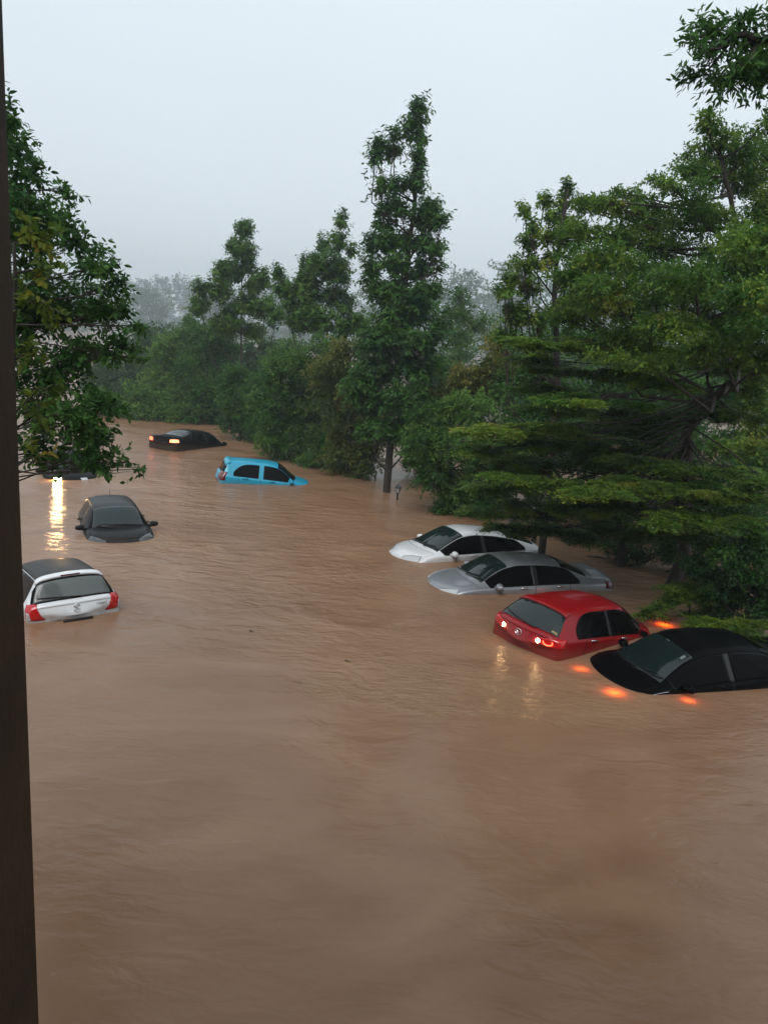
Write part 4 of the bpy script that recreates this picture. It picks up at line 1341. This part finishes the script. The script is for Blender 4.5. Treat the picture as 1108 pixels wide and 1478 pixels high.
over = [(a, (b[0], b[1], b[2] * 1.7), t_, 'bush') if a[2] > 5.0 else (a, b, t_) for a, b, t_ in over]
f0 = foot(985, 18.2)
trunk = [f0, aty(985, 800, 18.2), aty(992, 690, 18), aty(990, 625, 17.7), aty(1020, 585, 17.4), aty(1062, 545, 17.2), aty(1080, 440, 17), aty(1062, 330, 17.2), aty(1040, 230, 17)]
tree('layered_tree', 'big spreading tree with flat tiers of fine leaves, right of the white liftback', 'tree', f0, trunk, .17, up + lo + low + over, LEAF['light'], .085, .042, 2.7, 'pad', None, False, .26, twigs=8, limb=.026)

# --- branch tip of a tree that stands just outside on the right
Y = 9.0
cl = px_clumps([(1015, 50, 18, 14), (1010, 70, 16, 9), (1040, 62, 18, 11), (1070, 26, 14, 14), (1062, 45, 16, 12), (1020, 102, 26, 13), (1060, 102, 26, 14), (1084, 84, 18, 13), (1100, 112, 16, 18), (1112, 20, 12, 14), (1112, 176, 10, 14), (1140, 60, 40, 50), (1180, 130, 50, 60), (1002, 58, 10, 8), (1030, 42, 16, 10), (1085, 60, 18, 14), (1045, 118, 24, 9), (1100, 100, 18, 16)], Y, .8, spread=.25)
f0 = np.array([6.4, 8.8, -1.3])
tree('overhanging_tree', 'tree with long drooping leaves reaching in at the top right corner', 'tree', f0, [f0, (6.3, 8.8, 3), (6.2, 8.9, 7), aty(1230, 100, Y), aty(1110, 56, Y), aty(1060, 50, Y)], .14, cl, LEAF['deep'], .098, .030, 3.2, 'tree', None, True, .45, twigs=6, limb=.022)

# --- undergrowth behind the black saloon
Y = 15.4
cl = px_clumps([(985, 865, 36, 18), (1020, 880, 36, 18), (955, 875, 24, 14), (1000, 895, 40, 12), (1050, 890, 30, 14), (970, 850, 26, 12), (1010, 856, 30, 14), (935, 885, 20, 10), (1030, 900, 40, 14, 0, -1.0), (1080, 905, 40, 16, 0, -1.2), (1000, 850, 40, 16), (1045, 860, 36, 18, 0, -.4)], Y, .7, spread=.4)
f0 = foot(995, Y)
tree('feathery_shrub', 'low mid green feathery shrub standing in water behind the black saloon', 'shrub', f0, [f0, aty(995, 900, Y), aty(995, 865, Y)], .05, cl, LEAF['light'], .07, .032, 3.4, 'pad', None, False, .45, limb=.015)
Y = 14.6
cl = px_clumps([(1060, 830, 40, 26), (1095, 800, 40, 34), (1090, 860, 44, 30), (1050, 870, 30, 22), (1125, 840, 50, 50), (1070, 790, 26, 20), (1030, 845, 34, 24), (1010, 815, 30, 20), (1045, 800, 34, 24), (1110, 880, 50, 30)], Y, .8, spread=.4)
f0 = foot(1090, Y)
tree('dark_shrub', 'dark glossy-leaved shrub at the right edge above the black saloon', 'shrub', f0, [f0, aty(1090, 860, Y), aty(1090, 800, Y)], .05, cl, LEAF['deep'], .075, .040, 3.0, 'tree', None, True, .25, limb=.015)

# --- bare trunks in the shade under the layered tree
for lab, x, Y, x2, y2, rr_ in (('dark trunk in the shade right behind the white liftback', 783, 21.5, 788, 660, .09), ('thick dark trunk standing in the water above the silver saloon tail', 917, 19.6, 922, 640, .14), ('slim dark trunk between the two thick ones above the red hatchback', 945, 20.5, 948, 650, .07)):
    f0 = foot(x, Y)
    tp = aty(x2, y2, Y)
    cl = [(tp + np.array([.0, .2, .3]), (1.0, .9, .3), 0), (tp + np.array([.5, .4, .7]), (.9, .9, .3), 0), (tp + np.array([-.5, .3, .8]), (.9, .9, .3), 0)]
    tree('shaded_tree', lab, 'tree', f0, [f0, f0 * .4 + tp * .6, tp + np.array([0, 0, .6])], rr_, cl, LEAF['deep'], .09, .04, 2.2, 'pad', 'trunks in the shade', False, .35)

# --- far wood behind everything
fo = Foliage()
for x in np.linspace(-560, 630, 84):
    hgt = 28 + .030 * (x + 230) + 5.5 * math.sin(x * .031) + rng.uniform(-3.6, 4.6)
    yy = 560 + rng.uniform(-30, 30)
    for k in range(5):
        zz = -1 + hgt * (k + .5) / 5
        clump(fo, np.array([x + rng.uniform(-5, 5), yy + rng.uniform(-8, 8), zz]), np.array([14, 11, hgt / 6]), 2.2, 2.3, 1.2, 'bush', .4)
for x0, yy, hg in ((44, 300, 36), (66, 315, 39), (95, 293, 36), (128, 308, 36), (22, 322, 33), (165, 330, 36), (-7, 337, 26), (205, 322, 36), (-168, 352, 21), (-139, 337, 22), (-110, 359, 21), (-198, 330, 21), (-80, 352, 22), (-44, 359, 24)):
    for k in range(5):
        zz = -1 + hg * (k + .6) / 5
        clump(fo, np.array([x0 + rng.uniform(-4, 4), yy + rng.uniform(-5, 5), zz]), np.array([13.5, 11, hg / 6]), 2.4, 1.4, .75, 'bush', .4)
o = fo.build('far_wood', LEAF['haze'], None)
tag(o, 'misty wood along the horizon', 'wood', None, 'stuff')

# ------------------------------------------------------------------ garden lantern
q = onz(573, 722)
L = tag(empty('garden_lantern', (q[0], q[1], -1.3)), 'small black garden lantern on a post beside the tallest tree', 'lantern')
m_iron = pbr('black_iron', (.012, .012, .012), .5)
z0 = 1.3
MB().lathe([(.0, 0), (.09, 0), (.09, .04), (.04, .08), (.032, .12), (.030, z0 + .22), (.05, z0 + .24), (.05, z0 + .26), (0, z0 + .26)], sides=10).build('post', m_iron, L, True)
MB().lathe([(0, z0 + .26), (.055, z0 + .27), (.095, z0 + .44), (.0, z0 + .44)], sides=6).build('lamp_glass', pbr('milky_glass', (.45, .46, .46), .3), L)
m = MB()
for i in range(6):
    t = 2 * math.pi * i / 6
    m.tube([(.058 * math.cos(t), .058 * math.sin(t), z0 + .265), (.1 * math.cos(t), .1 * math.sin(t), z0 + .44)], .009, 5)
m.lathe([(0, z0 + .60), (.012, z0 + .585), (.022, z0 + .555), (.06, z0 + .52), (.125, z0 + .455), (.125, z0 + .438), (0, z0 + .438)], sides=6)
m.build('lamp_frame', m_iron, L)

# ------------------------------------------------------------------ floating debris
m_wood = noisy(pbr('wet_wood', (.030, .020, .013), .5), 12, .3)


def drift(name, label, p0, p1, r0, cat='branch', forks=0):
    a, b = onz(*p0), onz(*p1)
    root = bpy.data.objects.new
    m = MB()
    c0 = (a + b) / 2
    P = [a + (b - a) * t + np.array([0, 0, .01]) + rng.normal(0, .02, 3) * np.linalg.norm(b - a) for t in np.linspace(0, 1, 6)]
    m.tube([p - c0 for p in P], [r0, r0 * 1.05, r0 * .95, r0 * .8, r0 * .6, r0 * .35], 7)
    for k in range(forks):
        s0 = P[1 + k % 4] - c0
        e = s0 + rng.normal(0, .5, 3) * np.linalg.norm(b - a) * .4
        e[2] = abs(e[2]) * .25
        m.tube([s0, (s0 + e) / 2 + np.array([0, 0, .02]), e], [r0 * .5, r0 * .4, r0 * .15], 5)
    o = m.build(name, m_wood, None, True)
    o.location = tuple(c0)
    tag(o, label, cat)


drift('floating_branch', 'thin dark branch floating under the trees behind the silver saloon', (846, 803), (892, 808), .035, forks=2)
drift('floating_branch', 'brown driftwood tangle floating left of the tallest trunk', (506, 689), (528, 687), .07, forks=7)
drift('floating_twig', 'short twig drifting in open water below the silver saloon', (497, 954), (507, 956), .007, 'twig', 2)
drift('floating_twig', 'tiny twig drifting alone right of the white hatchback', (360, 911), (366, 912), .009, 'twig', 1)
# ------------------------------------------------------------------ haze
hz = MB().box((-640, -9, -2.4), (720, 640, 52)).build('haze', None or bpy.data.materials.new('rain_haze'))
hz['kind'] = 'stuff'
tag(hz, 'pale rain haze filling the air', 'haze')
hm = hz.data.materials[0]
hm.use_nodes = True
t = hm.node_tree
for n in list(t.nodes):
    if n.type == 'BSDF_PRINCIPLED':
        t.nodes.remove(n)
pv = t.nodes.new('ShaderNodeVolumePrincipled')
pv.inputs['Color'].default_value = (.86, .93, .96, 1)
pv.inputs['Density'].default_value = .0013
pv.inputs['Density Attribute'].default_value = ''
pv.inputs['Anisotropy'].default_value = .2
t.links.new(pv.outputs['Volume'], t.nodes['Material Output'].inputs['Volume'])
